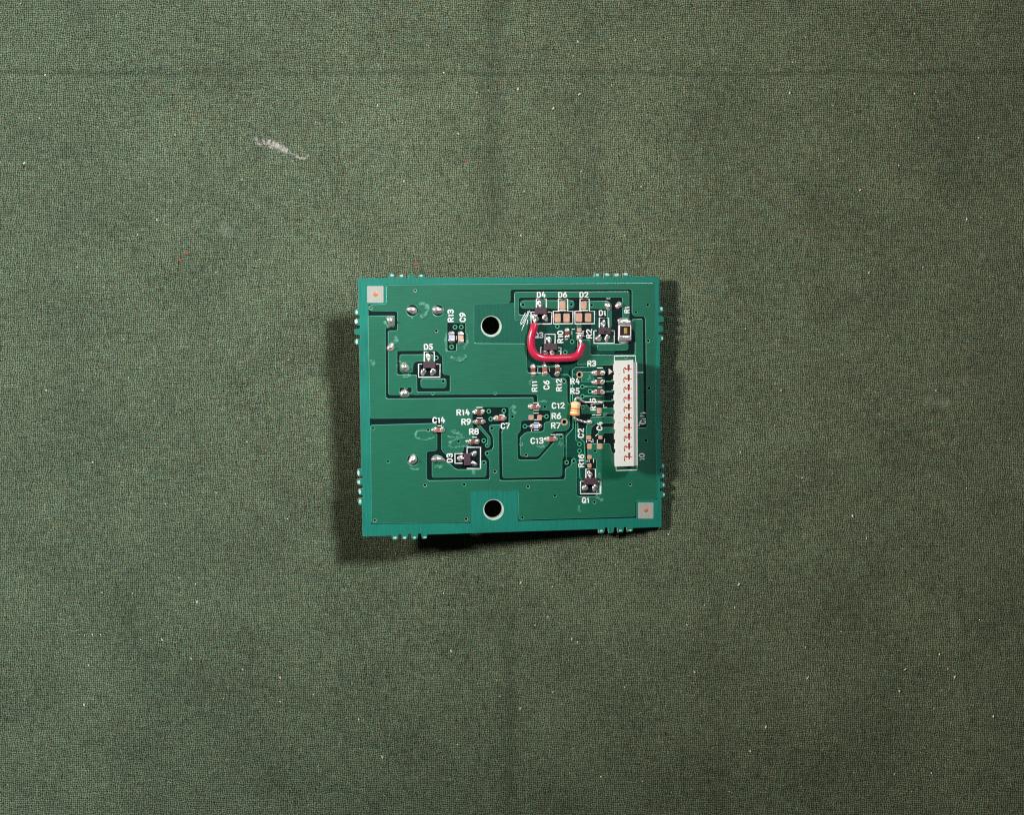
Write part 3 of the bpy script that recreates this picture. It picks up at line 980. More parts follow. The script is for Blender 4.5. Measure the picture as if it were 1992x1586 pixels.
for a in (('D4', 1053, 573.6), ('D6', 1094.5, 573.6), ('D2', 1136, 573.6), ('D1', 1172, 609), ('D5', 833.5, 675), ('Q3', 1048, 652.5), ('R3', 1151, 707.3),
          ('R4', 1118.6, 742, 0, 13), ('R5', 1118.6, 761, 0, 13), ('C12', 1086, 789.5, 0, 13), ('R6', 1082.3, 809.6, 0, 13), ('R7', 1081.3, 828.2, 0, 13),
          ('C13', 1044.7, 857.8, 0, 13), ('R14', 900.8, 802.6, 0, 13), ('R9', 906.8, 821, 0, 13), ('R8', 922, 840, 0, 13), ('C14', 853.6, 817.7, 0, 12.5),
          ('C7', 983, 829, 0, 12.5), ('Q1', 1139.3, 973.8, 0, 12.5), ('R1', 1219.5, 603, 90, 11.5), ('R13', 876.7, 614.5, 90, 12.5), ('C9', 900, 617.5, 90, 12.5),
          ('R2', 1146, 649.6, 90, 12.5), ('R10', 1089.9, 655.6, 90, 12.5), ('R11', 1039.7, 752, 90, 12.5), ('C6', 1063, 749.4, 90, 12.5), ('R12', 1087.3, 749.4, 90, 12.5),
          ('D3', 874.7, 891.4, 90, 12.5), ('C2', 1130, 843.3, 90, 13), ('C4', 1166.8, 829.2, 82, 12.5), ('R16', 1130.5, 897, 90, 13), ('R15', 1153.5, 787, 90, 12.5),
          ('CN1', 1250.2, 814, 90, 12.6, 3.0), ('10', 1248.2, 889.4, 90, 12.6, 3.0)):
    text(*a)


def silk_line(loops, pen=2.5, z=ZP + 0.012, name='silkscreen_outline'):
    parts = []
    for lp in loops:
        strokes_to(parts, PL(lp), PX(pen) / 2, z)
    V, F = merge(parts)
    link(name, mesh_of(V, F), M['silk'], board, True)


def sot_silk(cx, cy, top=-23.6, low=(2.2, 25.3), hw_=9.7, lw=20, openw=13.5):
    x0, x1 = cx - hw_, cx + hw_
    silk_line([[(x0, cy + 2), (x0, cy + top), (x1, cy + top), (x1, cy + 2)],
               [(cx - openw, cy + low[0]), (cx - lw, cy + low[0]), (cx - lw, cy + low[1]), (cx + lw, cy + low[1]), (cx + lw, cy + low[0]), (cx + openw, cy + low[0])]])


sot_silk(1053, 605)
for cx in (1095.3, 1137.3):
    silk_line([[(cx - 9, 604.6), (cx - 9, 581.6), (cx + 9, 581.6), (cx + 9, 605.6), (cx + 19, 605.6), (cx + 19, 630), (cx - 19, 630), (cx - 19, 605.6), (cx - 8, 605.6)], [(cx - 7, 604.2), (cx + 6, 604.2)]])
sot_silk(1175, 643.5, -25, (0, 24.5), 9.2, 19.8, 15)
sot_silk(835, 710, -25.6, (-1.4, 24), 9.8, 20.8, 14)
silk_line([[(1060.2, 672), (1060.2, 650.4), (1079.8, 650.4), (1079.8, 668)], [(1055, 676), (1051.5, 676), (1051.5, 689)], [(1086, 676.5), (1091, 676.5), (1091, 689)], [(1087, 683), (1090, 683)]])
sot_silk(1149, 937, -24, (0, 24), 9.4, 19.8, 14)
silk_line([[(1168.2, 939), (1168.2, 959)]], 4.0)
silk_line([[(908.6, 885), (908.6, 870.6), (934.6, 870.6), (934.6, 912), (909, 912)], [(900, 883), (885, 883), (885, 901.6), (899, 901.6)]])
# connector outline, pin-one arrow and tick
silk_line([[(1195, 725), (1195, 693.2), (1236, 692.2), (1236.6, 712)], [(1198.5, 900), (1198.5, 915.6), (1239, 914.8), (1239, 900)], [(1240, 725), (1250.5, 725)], [(1240, 828.3), (1244, 828), (1244, 822)]])
plate('silkscreen_arrow', [PL([(1184, 716.8), (1191.5, 723.2), (1184, 729.2)])], 0.0, ZP + 0.02, 0.0, M['silk'], board)
# little marks beside the chip parts
silk_line([[(1136, 644), (1134, 644), (1134, 654), (1138, 654.5)], [(1120.5, 648), (1132.5, 648)], [(1122, 652), (1131, 652)]], 1.5)
silk_line([[(1038, 784), (1047, 784)], [(1038, 798.5), (1047.5, 798.5)], [(1038.5, 804), (1047.5, 804)], [(1039, 817), (1047, 817)], [(1039, 822.5), (1048, 822.5)], [(1039, 837), (1047.5, 837)], [(1034, 836), (1034, 839)]], 1.6)
silk_line([[(1046, 716), (1046, 725)], [(1041, 725.5), (1052, 725.5)], [(1068, 715), (1069, 723)], [(1091, 716), (1091, 722)]], 1.6)
silk_line([[(927, 793), (938, 793)], [(929, 807), (937, 807)], [(928, 813.5), (938, 813.5)], [(852, 828.6), (859, 828.6)], [(919, 851), (927, 851)], [(972, 807.5), (979, 807.5)]], 1.8)
silk_line([[(1162, 716), (1172, 716)], [(1163, 735.4), (1171, 735.4)], [(1163, 754), (1171, 754)], [(1174, 786), (1174, 793), (1180, 793)], [(1152, 807.6), (1158, 807.2)], [(1160, 808), (1169, 807.4)]], 1.7)
silk_line([[(1153, 855), (1154, 860), (1150, 860)], [(1141, 857), (1141, 861)], [(1145, 858), (1150, 858)], [(1176, 854.5), (1175.5, 861)], [(1162, 856), (1162, 862)], [(1158.5, 848.5), (1162, 845)], [(1154.5, 893.5), (1154.5, 900)], [(1142, 896), (1142, 899)], [(1146, 895), (1146, 899)]], 1.6)
silk_line([[(1113, 640.5), (1118, 640.5)], [(1111, 651), (1111, 645)], [(1099, 660.5), (1104, 660.5)]], 1.4)
silk_line([[(884, 654), (884, 662)], [(888, 654), (888, 661)], [(1180, 581), (1187, 581)]], 1.5)
silk_line([[(1072, 846), (1080, 846)], [(1082, 845.6), (1094, 845.4)]], 1.6)


# ---- small-outline transistors and diodes
def sot(name, cx, cy, ang=0.0, off=(0, 0), bw=24, bh=13.5, leads=((-2.5, -13.5), (-10.5, 13.5), (8, 13.5)), dot=False, seed=0, label=None):
    a = math.radians(ang)
    c = P(cx + off[0], cy + off[1], 0.9)

    def rel(dx, dy):
        return P(cx + dx * math.cos(a) + dy * math.sin(a), cy - dx * math.sin(a) + dy * math.cos(a))
    V, F = box_mesh(c[0], c[1], 0.18, PX(bw), PX(bh), 0.95, a, 0.10, 0.95)
    b = link(name, mesh_of(V, F), M['sot'], board)
    if label:
        b['label'] = label
    for k, (dx, dy) in enumerate(leads):
        q = rel(dx, dy)
        q2 = rel(dx * 0.8, dy * 0.35)
        V1, F1 = dome_data(q[0], q[1], 0.0, PX(5.6), PX(7.2), 0.34, a, 0.17, seed * 10 + k, (random.uniform(-.1, .1), random.uniform(-.1, .2)))
        V2, F2 = tube_data([(q2[0], q2[1], 0.55), ((q[0] * 2 + q2[0]) / 3, (q[1] * 2 + q2[1]) / 3, 0.5), (q[0], q[1], 0.28)], PX(2.6), 6)
        link('soldered_lead', mesh_of(*merge([(V1, F1), (V2, F2)])), M['solder'] if (k + seed) % 3 else M['solder_dull'], b, True)
    if dot:
        V, F = dome_data(*P(cx + 2.6, cy + 1.5, 1.1), 1.125, PX(3.6), PX(3.4), 0.03, 0, 0.05, 3)
        link('mould_mark', mesh_of(V, F), M['black'], b, True)
    return b


sot('diode', 1052.6, 605, 0, seed=1, label='three-lead diode with the red wire soldered to its lower left lead')
sot('diode', 1175.6, 643.6, 0, off=(1, 0.4), bw=25, dot=True, seed=2, leads=((-2, -14), (-11, 14.5), (5.5, 14.5)))
sot('diode', 835.4, 709.8, 0, seed=3, leads=((-2, -15), (-12, 14.2), (6.8, 14.2)))
sot('transistor', 1071, 675, 0, bw=27, seed=4, leads=((-3, -14), (-11, 10.8), (3, 10.8)))
sot('transistor', 1149.6, 937, 0, bw=27, seed=5, leads=((-2.5, -14), (-11.5, 12), (7.5, 12.6)))
sot('diode', 909.6, 893.8, 90, off=(-0.5, 0.6), bw=24, bh=13, seed=6, leads=((2, -14), (10.5, 11.8), (-8.5, 11)), label='three-lead diode lying crosswise, slightly askew')


# ---- chip resistors and capacitors
def chip(name, cx, cy, vert, mat, length=24, wid=9.4, bl=8.5, ang=0.0, seed=0, h=0.55, label=None):
    a = math.radians(ang + (90 if vert else 0))
    c = P(cx, cy, 0.5)
    ca, sa = math.cos(a), math.sin(a)
    V, F = box_mesh(c[0], c[1], 0.10, PX(bl + 1.5), PX(wid) * 0.92, h, a, 0.05)
    b = link(name, mesh_of(V, F), mat, board)
    if label:
        b['label'] = label
    rnd = random.Random(seed * 31 + int(cx))
    for s_ in (-1, 1):
        e = PX(bl / 2 + 1.8) * s_
        V1, F1 = box_mesh(c[0] + e * ca, c[1] + e * sa, 0.09, PX(5), PX(wid) * 0.96, h + 0.035, a, 0.08)
        f = PX(length / 2 - 4.6) * s_
        V2, F2 = dome_data(c[0] + f * ca, c[1] + f * sa, 0.0, PX(5.4), PX(wid) * 0.56, h * rnd.uniform(0.75, 1.05), a, 0.12, seed + s_, (-0.12 * s_, rnd.uniform(-0.1, 0.1)), seg=12, rings=5)
        link('solder_end', mesh_of(*merge([(V1, F1), (V2, F2)])), M['solder'] if rnd.random() < 0.75 else M['solder_dull'], b, True)
    return b


chip('chip_resistor', 931.6, 801.6, False, M['rbody'], seed=1)
chip('chip_resistor', 932.6, 821, False, M['rbody'], seed=2)
chip('chip_capacitor', 972.6, 814, False, M['cbody'], 25, 10.5, seed=3)
chip('chip_capacitor', 852.8, 836.7, False, M['cbody'], 26, 10, seed=4)
chip('chip_resistor', 920, 859.8, False, M['rbody'], 27, seed=5)
chip('chip_capacitor', 1039.8, 791.5, False, M['cbody'], 25, 10, seed=6)
chip('chip_resistor', 1042.6, 829.7, False, M['blue'], 24, 9.5, seed=7, label='chip resistor with a pale blue body')
chip('chip_capacitor', 1072.4, 854.8, False, M['cbody'], 26, 10, seed=8, ang=2)
chip('chip_resistor', 1037, 721, True, M['rbody'], 25, seed=9)
chip('chip_capacitor', 1059.8, 720.3, True, M['cbody'], 25, 10, seed=10)
chip('chip_resistor', 1084.4, 720, True, M['rbody'], 25, seed=11)
chip('chip_resistor', 1103.4, 649, True, M['rbody'], 21, seed=12)
chip('chip_resistor', 1164.6, 726, False, M['rbody'], 27, 10, seed=13)
chip('chip_resistor', 1164.6, 743.6, False, M['rbody'], 26, 10, seed=14)
chip('chip_resistor', 1164.6, 763, False, M['rbody'], 26, 10, seed=15)
chip('chip_resistor', 878.4, 656, True, M['blue'], 23, 11.5, 9, seed=16, label='chip resistor with a white and blue body')
chip('chip_capacitor', 896.4, 657.6, True, M['tan'], 25, 11, 10, seed=17, label='tan chip capacitor with flux round its foot')

# large chip resistor marked 330
c = P(1216, 643.5, 1.0)
V, F = box_mesh(c[0], c[1], 0.12, PX(25), PX(38), 0.8, -0.02, 0.06)
r1 = link('large_chip_resistor', mesh_of(V, F), M['ceramic'], board)
r1['label'] = 'large chip resistor marked 330 in yellow on dark glaze'
V, F = box_mesh(c[0] + 0.02, c[1], 0.90, PX(20.5), PX(19), 0.05, -0.02, 0.03)
link('glaze', mesh_of(V, F), M['r1'], r1)
text('330', 1217, 643.8, 90, 6.6, 1.1, M['yellow'], 0.96, r1, 0.72)
for s_ in (-1, 1):
    V1, F1 = box_mesh(c[0], c[1] - s_ * PX(15.2), 0.11, PX(25.6), PX(9.5), 0.85, -0.02, 0.12)
    V2, F2 = dome_data(c[0] - PX(0.5), c[1] - s_ * PX(19.5), 0.0, PX(13), PX(7), 0.72, -0.02, 0.07, 5 + s_, (0, s_ * 0.25))
    link('solder_end', mesh_of(*merge([(V1, F1), (V2, F2)])), M['solder'], r1, True)

# ---- through-hole joints: a mound of solder round the clipped end of a lead
for k, (x, y, rx, ry, h) in enumerate(((802, 604, 8.6, 6.6, 1.0), (851.6, 604, 9.6, 7.4, 1.1), (759.6, 625, 7.2, 9.0, 1.2), (760.4, 676, 6.4, 8.2, 0.9), (787.4, 715, 7.2, 9.2, 1.3),
                                       (786.8, 766, 7.4, 8.2, 1.1), (803, 895, 8.4, 8.2, 1.1), (851.5, 894, 11, 6.6, 1.1), (1183, 596.5, 6.4, 7, 1.0), (1203.6, 594, 6.6, 6.6, 0.9))):
    q = P(x, y)
    V1, F1 = dome_data(q[0], q[1], 0.0, PX(rx * 1.12), PX(ry * 1.12), h * 0.8, 0, 0.16, 40 + k, (random.uniform(-.15, .15), random.uniform(0, .25)), 20, 8, 1.0)
    j = link('solder_joint', mesh_of(V1, F1), M['solder'] if k % 3 else M['solder_dull'], board, True)
    V2, F2 = tube_data([(q[0], q[1], 0.2), (q[0] + 0.05, q[1] + 0.12, h * 0.8 + 0.55), (q[0] + 0.06, q[1] + 0.16, h * 0.8 + 0.62)], [0.34, 0.30, 0.16], 8)
    link('clipped_lead', mesh_of(V2, F2), M['lead'], j, True)

# ---- red jumper wire
wp = [(1040.5, 631, 1.0), (1037.2, 643, 1.25), (1033.6, 658, 1.2), (1034, 676, 1.15), (1041, 690, 1.15), (1055, 696.6, 1.15), (1075, 697.6, 1.2), (1097, 697.2, 1.2), (1114, 695.8, 1.2), (1124.6, 690, 1.25), (1130.5, 678, 1.4), (1133, 669.5, 1.5)]
pts = smooth_path([(*P(x, y, z), z) for x, y, z in wp], 6)
V, F = tube_data(pts, 0.99, 18)
wire = link('jumper_wire', mesh_of(V, F), M['red'], board, True)
wire['label'] = 'red insulated jumper wire bent into a U'
for q in ([(1041, 633, 1.0), (1040.4, 624, 0.85), (1040, 615, 0.6)], [(1132, 672, 1.4), (1129, 663, 1.0), (1126.6, 655, 0.6)]):
    V, F = tube_data([(*P(x, y, z), z) for x, y, z in q], 0.42, 8)
    link('bare_wire_end', mesh_of(V, F), M['lead'], wire, True)
q = P(1126.8, 656)
V, F = dome_data(q[0], q[1], 0.0, PX(6.6), PX(8.5), 0.95, 0, 0.12, 91, (0.05, 0.1))
link('solder_joint', mesh_of(V, F), M['solder'], board, True)
q = P(1039.8, 618)
V, F = dome_data(q[0], q[1], 0.0, PX(6.4), PX(9), 1.0, 0, 0.12, 92, (0.05, -0.05))
link('solder_joint', mesh_of(V, F), M['solder'], board, True)

# ---- striped axial resistor, its leads bent across to neighbouring pads
ax0 = P(1120.2, 781.5, 1.3); ax1 = P(1117.8, 809.6, 1.3)
a0 = np.array((*ax0, 1.35)); a1 = np.array((*ax1, 1.35))


def axial(t0, t1, prof):
    pts = [tuple(a0 + (a1 - a0) * (t0 + (t1 - t0) * k / (len(prof) - 1))) for k in range(len(prof))]
    return tube_data(pts, list(prof), 20)


V, F = axial(0.0, 1.0, [0.75, 1.10, 1.24, 1.26, 1.22, 1.17, 1.16, 1.16, 1.16, 1.17, 1.19, 1.24, 1.26, 1.22, 1.10, 0.75])
ar = link('axial_resistor', mesh_of(V, F), M['cream'], board, True)
ar['label'] = 'cream axial resistor with orange and brown bands'
for t0, t1, r_, mt in ((0.40, 0.56, 1.19, 'orange'), (0.64, 0.71, 1.20, 'brown'), (0.84, 0.97, 1.25, 'orange')):
    V, F = axial(t0, t1, [r_ - 0.02 if t1 < 0.9 else 1.27, r_ + 0.015 if t1 < 0.9 else 1.285, r_ - 0.01 if t1 < 0.9 else 1.17])
    link('colour_band', mesh_of(V, F), M[mt], ar, True)
lt = smooth_path([(*P(x, y, z), z) for x, y, z in ((1119.4, 783, 1.35), (1119.6, 777, 1.5), (1123.5, 774, 1.6), (1128, 775.8, 1.4), (1132, 780, 1.0), (1138, 782.6, 0.7), (1150, 783, 0.6), (1166, 783.4, 0.45))], 5)
V, F = tube_data(lt, 0.30, 8)
link('resistor_lead', mesh_of(V, F), M['lead'], ar, True)
lb = smooth_path([(*P(x, y, z), z) for x, y, z in ((1117.6, 808, 1.35), (1118, 813, 1.4), (1122, 816.6, 1.2), (1130, 819, 0.9), (1138, 821.6, 0.7), (1146, 822, 0.45))], 5)
V, F = tube_data(lb, [0.32 + 0.05 * math.sin(i * 1.3) for i in range(len(lb))], 8)
link('resistor_lead', mesh_of(V, F), M['lead'], ar, True)
for x, y, rx, ry in ((1163, 783.2, 11, 4.6), (1145.6, 821.4, 6, 5.6)):
    q = P(x, y)
    V, F = dome_data(q[0], q[1], 0.0, PX(rx), PX(ry), 0.8, 0, 0.12, int(x), (0.1, 0.0))
    link('solder_joint', mesh_of(V, F), M['solder'], board, True)

# ---- white ten-way connector
CH = 6.0
pitch_pts = [716.5 + 19.05 * k for k in range(10)]


def cpt(x, y):
    return P(x, y, CH)


notch = []
left_x = lambda y: 1194.6 + (y - 700) * 0.0135
outer = [(1232.2, 700.2), (1197, 702.5)]
for k in range(10):
    y = pitch_pts[k]
    outer += [(left_x(y) - 0.4, y - 5.2), (left_x(y) - 0.4, y + 5.2), (left_x(y) + 1.6, y + 6.6), (left_x(y) + 1.6, y + 12.2)]
outer = outer[:-2] + [(left_x(900), 905.6), (left_x(900), 908.3), (1233.4, 907.2)]
flange = [(1232.0, 704.8), (1238.8, 704.6), (1239.8, 705.6), (1240.8, 906.6), (1233.2, 907.0)]
slots, hooks = [], []
for y in pitch_pts:
    x = 1223.4 + (y - 716) * 0.0075
    slots.append([(x - 2.4, y - 6.2), (x, y - 6.9), (x + 2.2, y - 6.2), (x + 2.3, y + 1.2), (x + 6.2, y + 1.4), (x + 6.2, y + 2.4), (x + 2.2, y + 2.6), (x + 1.0, y + 6.6), (x - 0.8, y + 6.6), (x - 2.3, y + 2.8),
                  (x - 8.2, y + 2.8), (x - 7.6, y + 9.4), (x - 10.2, y + 9.4), (x - 10.8, y + 2.2), (x - 8.4, y - 1.4), (x - 5.6, y - 1.6), (x - 4.9, y + 0.8), (x - 2.4, y + 0.8)])
cpl = [cpt(*q) for q in outer]
spl = [[cpt(*q) for q in s_] for s_ in slots]
housing = plate('connector', [cpl] + spl, CH - 1.1, CH, 0.06, M['housing'], board)
housing['label'] = 'white ten-way connector standing along the right side'
fl = [P(x_, y_, CH - 0.5) for x_, y_ in flange]
if area(fl) < 0:
    fl.reverse()
plate('housing_flange', [fl], 0.0, CH - 0.5, 0.08, M['housing'], housing)
# moulding lines between the cells
for k in range(9):
    yy = (pitch_pts[k] + pitch_pts[k + 1]) / 2 + 1.4
    a_, b_ = P(1197.5, yy + 0.2, CH), P(1207, yy, CH)
    V, F = tube_data([(a_[0], a_[1], CH + 0.005), (b_[0], b_[1], CH + 0.005)], 0.045, 6)
    link('moulding_rib', mesh_of(V, F), M['housing'], housing, True)
# solid lower part of the housing
if area(cpl) < 0:
    cpl.reverse()
xl = min(q[0] for q in cpl); xr = max(q[0] for q in cpl); yl = min(q[1] for q in cpl); yh = max(q[1] for q in cpl)
low = [(xl + 1.5, yl + 0.05), (xr - 0.1, yl + 0.05), (xr - 0.1, yh - 0.1), (xl + 1.5, yh - 0.1)]
plate('housing_base', [low], 0.0, CH - 1.0, 0.0, M['housing'], housing)
plate('slot_floor', [offset(cpl, 0.6)], CH - 1.05, CH - 0.36, 0.0, M['slot'], housing)
for y in pitch_pts:
    x = 1223.4 + (y - 716) * 0.0075
    p1 = [(*P(a, b, CH - 0.5), zz) for a, b, zz in ((x - 9.2, y + 8.6, CH - 0.25), (x - 9.4, y + 2.6, CH - 0.22), (x - 7.4, y - 0.2, CH - 0.25), (x - 6.0, y - 0.4, CH - 0.4))]
    V, F = tube_data(p1, PX(1.1), 8)
    link('contact', mesh_of(V, F), M['contact'], housing, True)
# solder tails of the connector on its left side
for k, y in enumerate(pitch_pts):
    yy = y + 4.5
    a, b = P(1197, yy, 0.2), P(1189.5, yy, 0.1)
    if k in (1, 2, 3):
        V, F = tube_data([(a[0], a[1], 0.25), (b[0], b[1], 0.12)], PX(1.6), 6)
        link('connector_tail', mesh_of(V, F), M['trace'], housing, True)

# ---- dried flux and scrapes
def residue(name, pts, rpx, mat, n=5, z=ZP + 0.004, seed=0):
    rnd = random.Random(seed)
    sp = smooth_path([(*P(x, y), z) for x, y in pts], n)
    sp = [(x + rnd.gauss(0, 0.03), y + rnd.gauss(0, 0.03), zz) for x, y, zz in sp]
    rr = [PX(rpx) / 2 * rnd.uniform(0.45, 1.25) for _ in sp]
    rr[0] *= 0.3; rr[-1] *= 0.3
    V, F = tube_data(sp, rr, 6, 0.16, z)
    link(name, mesh_of(V, F), mat, board, True)


for k, pts in enumerate(([(832, 838), (815, 838), (808, 846), (812, 853), (828, 855), (846, 851)], [(870, 849), (880, 852), (894, 853), (904, 850)], [(876, 838), (890, 843), (900, 849)],
                         [(873, 866), (880, 871), (892, 870), (912, 867)], [(874, 864), (882, 856), (890, 854)], [(906, 690), (900, 698), (888, 700), (876, 694)], [(868, 648), (867, 668), (869, 686)],
                         [(908, 650), (909, 668), (902, 680)], [(815, 591), (825, 592), (832, 600), (828, 612), (818, 618)], [(800, 617), (806, 622)], [(747, 625), (752, 632), (758, 637)],
                         [(768, 655), (772, 662), (766, 668)], [(815, 912), (806, 914), (797, 910)], [(846, 907), (854, 910), (862, 906)], [(1004, 806), (996, 797), (1004, 790)],
                         [(1046, 783), (1056, 781), (1064, 782)], [(1044, 868), (1052, 870), (1060, 868)], [(1086, 862), (1092, 866), (1095, 871)], [(1127, 984), (1126, 992), (1130, 996)],
                         [(1166, 920), (1168, 930), (1171, 942)], [(1160, 967), (1168, 972), (1174, 975)], [(1037, 738), (1030, 744), (1033, 750)], [(917, 916), (922, 918), (921, 924)], [(724, 700), (726, 708), (727, 714)],
                         [(1144, 730), (1148, 735), (1143, 740)], [(1173, 810), (1178, 806), (1180, 803)], [(783, 733), (792, 732), (800, 730)], [(776, 702), (790, 712), (802, 716)])):
    residue('flux_residue', pts, 5.5 + (k % 3) * 2.8, M['flux'], seed=k)
    if k % 2 == 0:
        residue('flux_residue', [(x + 0.6, y + 1.0) for x, y in pts], 1.3, M['scum'], seed=k + 200, z=ZP + 0.012)
for k, pts in enumerate(([(1028, 605), (1022, 616), (1013, 633)], [(1031, 604), (1024, 618), (1016, 632)], [(1027, 612), (1020, 630), (1014.5, 644)], [(1022, 608), (1016, 620), (1011.5, 630)], [(1026.5, 622), (1025, 633)])):
    residue('white_scrape', pts, 2.1, M['scrape'], seed=60 + k, z=ZP + 0.01)

# ---- what props the board up: two radial capacitors on its far side (their joints show on this face)
for (x, y), rad in (((827, 604), 4.0), ((827, 894.5), 4.0)):
    q = P(x, y)
    # length so that the lowest rim just meets the cloth
    lo, hi = 1.0, 20.0
    for _ in range(40):
        ln = (lo + hi) / 2
        zmin = min((ORG + RB @ np.array((q[0] + rad * math.cos(t), q[1] + rad * math.sin(t), -TH - ln)))[2] for t in np.linspace(0, 6.28, 40))
        if zmin > -0.02:
            lo = ln
        else:
            hi = ln
    V, F = tube_data([(q[0], q[1], -TH + 0.0), (q[0], q[1], -TH - 0.6), (q[0], q[1], -TH - 0.9), (q[0], q[1], -TH - 1.3), (q[0], q[1], -TH - lo + 0.4), (q[0], q[1], -TH - lo)], [rad, rad, rad * 0.93, rad, rad, rad - 0.35], 28)
    cp = link('underside_capacitor', mesh_of(V, F), M['black'], board, True)

# ------------------------------------------------------------------ lint, fluff and crumbs on the cloth
def wpt(px, py, z):
    return ((px - CX) / S, -(py - CY) / S, z)


rnd = random.Random(3)
KNOWN = [(340, 262, 5), (282, 138, 4), (88, 146, 5), (76, 230, 4), (47, 318, 7), (410, 251, 3), (268, 457, 4), (306, 428, 4), (471, 350, 4), (665, 238, 5), (614, 238, 4), (1008, 173, 8), (1128, 183, 7), (1076, 210, 6),
         (892, 260, 5), (928, 180, 4), (734, 205, 5), (1124, 80, 5), (1236, 78, 6), (1190, 165, 4), (1131, 333, 4), (1247, 363, 5), (1215, 458, 4), (1014, 458, 5), (1020, 372, 4), (786, 353, 5), (863, 141, 5),
         (1543, 120, 4), (1536, 180, 6), (1412, 133, 3), (1631, 310, 4), (1690, 530, 6), (1673, 370, 6), (1568, 71, 4), (1325, 152, 4), (1904, 268, 5), (1880, 426, 6), (1778, 183, 5), (1796, 520, 4), (1748, 322, 5),
         (348, 1125, 5), (384, 1172, 9), (381, 1137, 4), (372, 1282, 6), (545, 1319, 7), (609, 1352, 5), (545, 1366, 4), (163, 1372, 5), (198, 1154, 4), (125, 1235, 4), (165, 1237, 4), (180, 1236, 4), (195, 1236, 4), (155, 1236, 3),
         (274, 1245, 4), (316, 1245, 6), (172, 1295, 4), (473, 1303, 4), (697, 1400, 5), (258, 1155, 4), (1012, 1134, 7), (1074, 1142, 5), (1066, 1201, 5), (1041, 1217, 5), (1123, 1250, 6), (1112, 1244, 6), (878, 1267, 8),
         (863, 1155, 5), (1012, 1380, 6), (743, 1474, 9), (1169, 1512, 6), (890, 1450, 4), (972, 1357, 4), (1076, 1348, 4), (1215, 1338, 4), (1197, 1099, 4), (1250, 1521, 5), (966, 1325, 4), (1352, 1308, 6), (1336, 1217, 5),
         (1430, 1183, 5), (1571, 1319, 8), (1760, 1302, 8), (1856, 1317, 6), (1826, 1273, 6), (1749, 1345, 6), (1932, 1394, 6), (1490, 1415, 8), (1460, 1462, 7), (1740, 1507, 4), (1685, 1048, 5), (1659, 1004, 7), (1843, 1301, 4),
         (1636, 1230, 5), (1567, 1260, 5), (1372, 1178, 4), (1438, 1138, 8), (1812, 1505, 5), (1300, 1040, 4), (212, 1400, 4), (420, 530, 4), (505, 505, 4), (150, 520, 4), (560, 700, 4), (480, 860, 5), (300, 780, 4), (180, 900, 5),
         (420, 960, 4), (560, 1010, 4), (1450, 640, 4), (1520, 760, 5), (1640, 690, 4), (1720, 840, 4), (1820, 760, 5), (1560, 930, 4), (1440, 880, 4), (1880, 950, 4), (240, 660, 4), (90, 760, 5), (620, 600, 3)]
parts = []
for x, y, l in KNOWN:
    ang = rnd.gauss(math.pi / 2, 0.5)
    ln = l * 0.45 / S * rnd.uniform(0.8, 1.2)
    r_ = min(l, 6) * 0.24 / S * rnd.uniform(0.8, 1.3)
    z = cloth_z(x, y) + r_ * 0.5
    c0 = np.array(wpt(x, y, z))
    d = np.array((math.cos(ang), math.sin(ang), 0)) * ln
    bend = np.array((-d[1], d[0], 0)) * rnd.uniform(-0.35, 0.35)
    parts.append(tube_data([tuple(c0 - d), tuple(c0 - d * 0.3 + bend), tuple(c0 + d * 0.4 + bend), tuple(c0 + d)], [r_ * 0.4, r_, r_ * 0.9, r_ * 0.3], 6))
for k in range(700):
    x, y = rnd.uniform(-250, 2240), rnd.uniform(-200, 1780)
    if 640 < x < 1350 and 520 < y < 1110:
        continue
    z = cloth_z(x, y) + 0.03
    ang = rnd.choice((0, math.pi / 2)) + rnd.gauss(0, 0.4)
    ln = rnd.uniform(0.10, 0.30)
    r_ = rnd.uniform(0.045, 0.085)
    c0 = np.array(wpt(x, y, z))
    d = np.array((math.cos(ang), math.sin(ang), 0)) * ln
    parts.append(tube_data([tuple(c0 - d), tuple(c0), tuple(c0 + d)], [r_ * 0.4, r_, r_ * 0.4], 5))
V, F = merge(parts)
lint = link('lint_flecks', mesh_of(V, F), M['lint'], None, True)
lint['kind'] = 'stuff'
lint['label'] = 'pale flecks of lint scattered over the green cloth'

# the pulled tuft of white fluff
tf = bpy.data.objects.new('lint_tuft', None)
COL.objects.link(tf)
tf.location = tuple(v * MM for v in wpt(548, 288, cloth_z(548, 288)))
tf['label'] = 'matted white tuft of fluff lying on the cloth at upper left'
tf['category'] = 'lint'


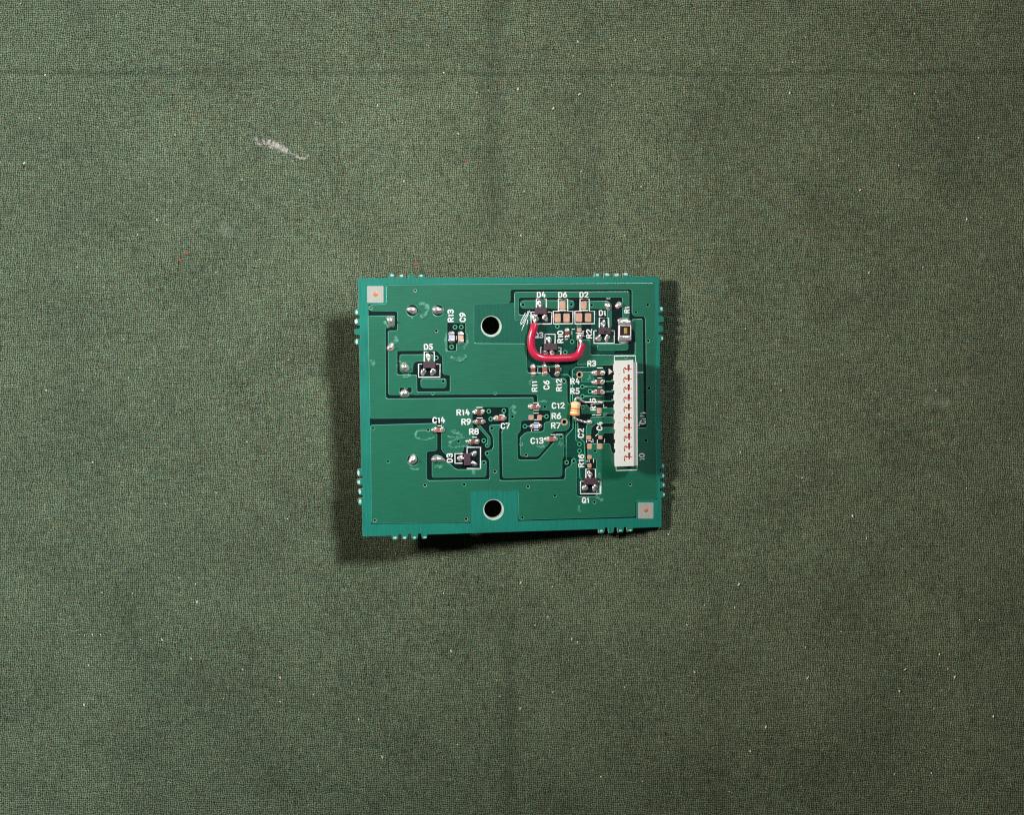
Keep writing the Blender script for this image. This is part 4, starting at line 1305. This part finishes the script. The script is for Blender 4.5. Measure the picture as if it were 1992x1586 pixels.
def fluff(spine, width, n, ln, seed):
    rr = random.Random(seed)
    ps = []
    o = np.array(wpt(548, 288, 0))
    for k in range(n):
        t = rr.random()
        i = min(int(t * (len(spine) - 1)), len(spine) - 2)
        f = t * (len(spine) - 1) - i
        x = spine[i][0] + (spine[i + 1][0] - spine[i][0]) * f + rr.gauss(0, 1.2)
        y = spine[i][1] + (spine[i + 1][1] - spine[i][1]) * f + rr.gauss(0, width)
        a = rr.gauss(-0.45, 0.9)
        l = ln * rr.uniform(0.5, 1.3)
        z = rr.uniform(0.02, 0.12)
        p = np.array(wpt(x, y, z)) - o
        d = np.array((math.cos(a), math.sin(a), 0)) * l / S
        b = np.array((-d[1], d[0], 0)) * rr.uniform(-.4, .4)
        ps.append(tube_data([tuple(p - d), tuple(p + b), tuple(p + d)], [0.015, 0.035, 0.015], 5))
    return merge(ps)


V, F = merge([fluff(sp_, wd_, n_, ln_, 10 + q_) for q_, (sp_, wd_, n_, ln_) in enumerate((
    ([(497, 268), (502, 273)], 3.0, 26, 3), ([(500, 279), (509, 282)], 1.4, 34, 3), ([(511, 276), (517, 280)], 3.4, 34, 3), ([(522, 275), (527, 284)], 3.6, 70, 3.4),
    ([(528, 282), (543, 283)], 3.6, 120, 3.6), ([(540, 284), (556, 292)], 3.2, 110, 4), ([(520, 292), (560, 300)], 4.5, 22, 4)))])
link('fluff_mat', mesh_of(V, F), M['lint2'], tf, True)
V, F = merge([fluff([(556, 294), (574, 302)], 1.6, 22, 4, 31), fluff([(576, 304), (586, 309), (594, 308)], 1.0, 70, 3.6, 32), fluff([(593, 308), (602, 302)], 0.7, 34, 3, 33)])
link('fluff_tail', mesh_of(V, F), M['lint2'], tf, True)

for x, y, r_, mt, lb_ in ((350, 507, 3.0, 'redspeck', 'larger lower red crumb of the pair left of the board'), (363.5, 494, 2.4, 'redspeck', 'smaller upper red crumb of the pair left of the board'),
                          (809, 514.5, 2.8, 'redspeck', 'red crumb on the cloth just above the board edge'), (770, 1078, 2.4, 'orspeck', 'orange crumb in the shadow below the board'),
                          (906, 312, 2.2, 'redspeck', 'tiny dark red crumb well above the board')):
    V, F = dome_data(0, 0, -0.02, r_ / S, r_ / S * 0.8, r_ / S * 0.9, rnd.uniform(0, 3), 0.18, int(x), seg=10, rings=4)
    o = link('crumb', mesh_of(V, F), M[mt], None, True)
    o.location = tuple(v * MM for v in wpt(x, y, cloth_z(x, y)))
    o['label'] = lb_
    o['category'] = 'crumb'
    o['group'] = 'crumbs on the cloth'
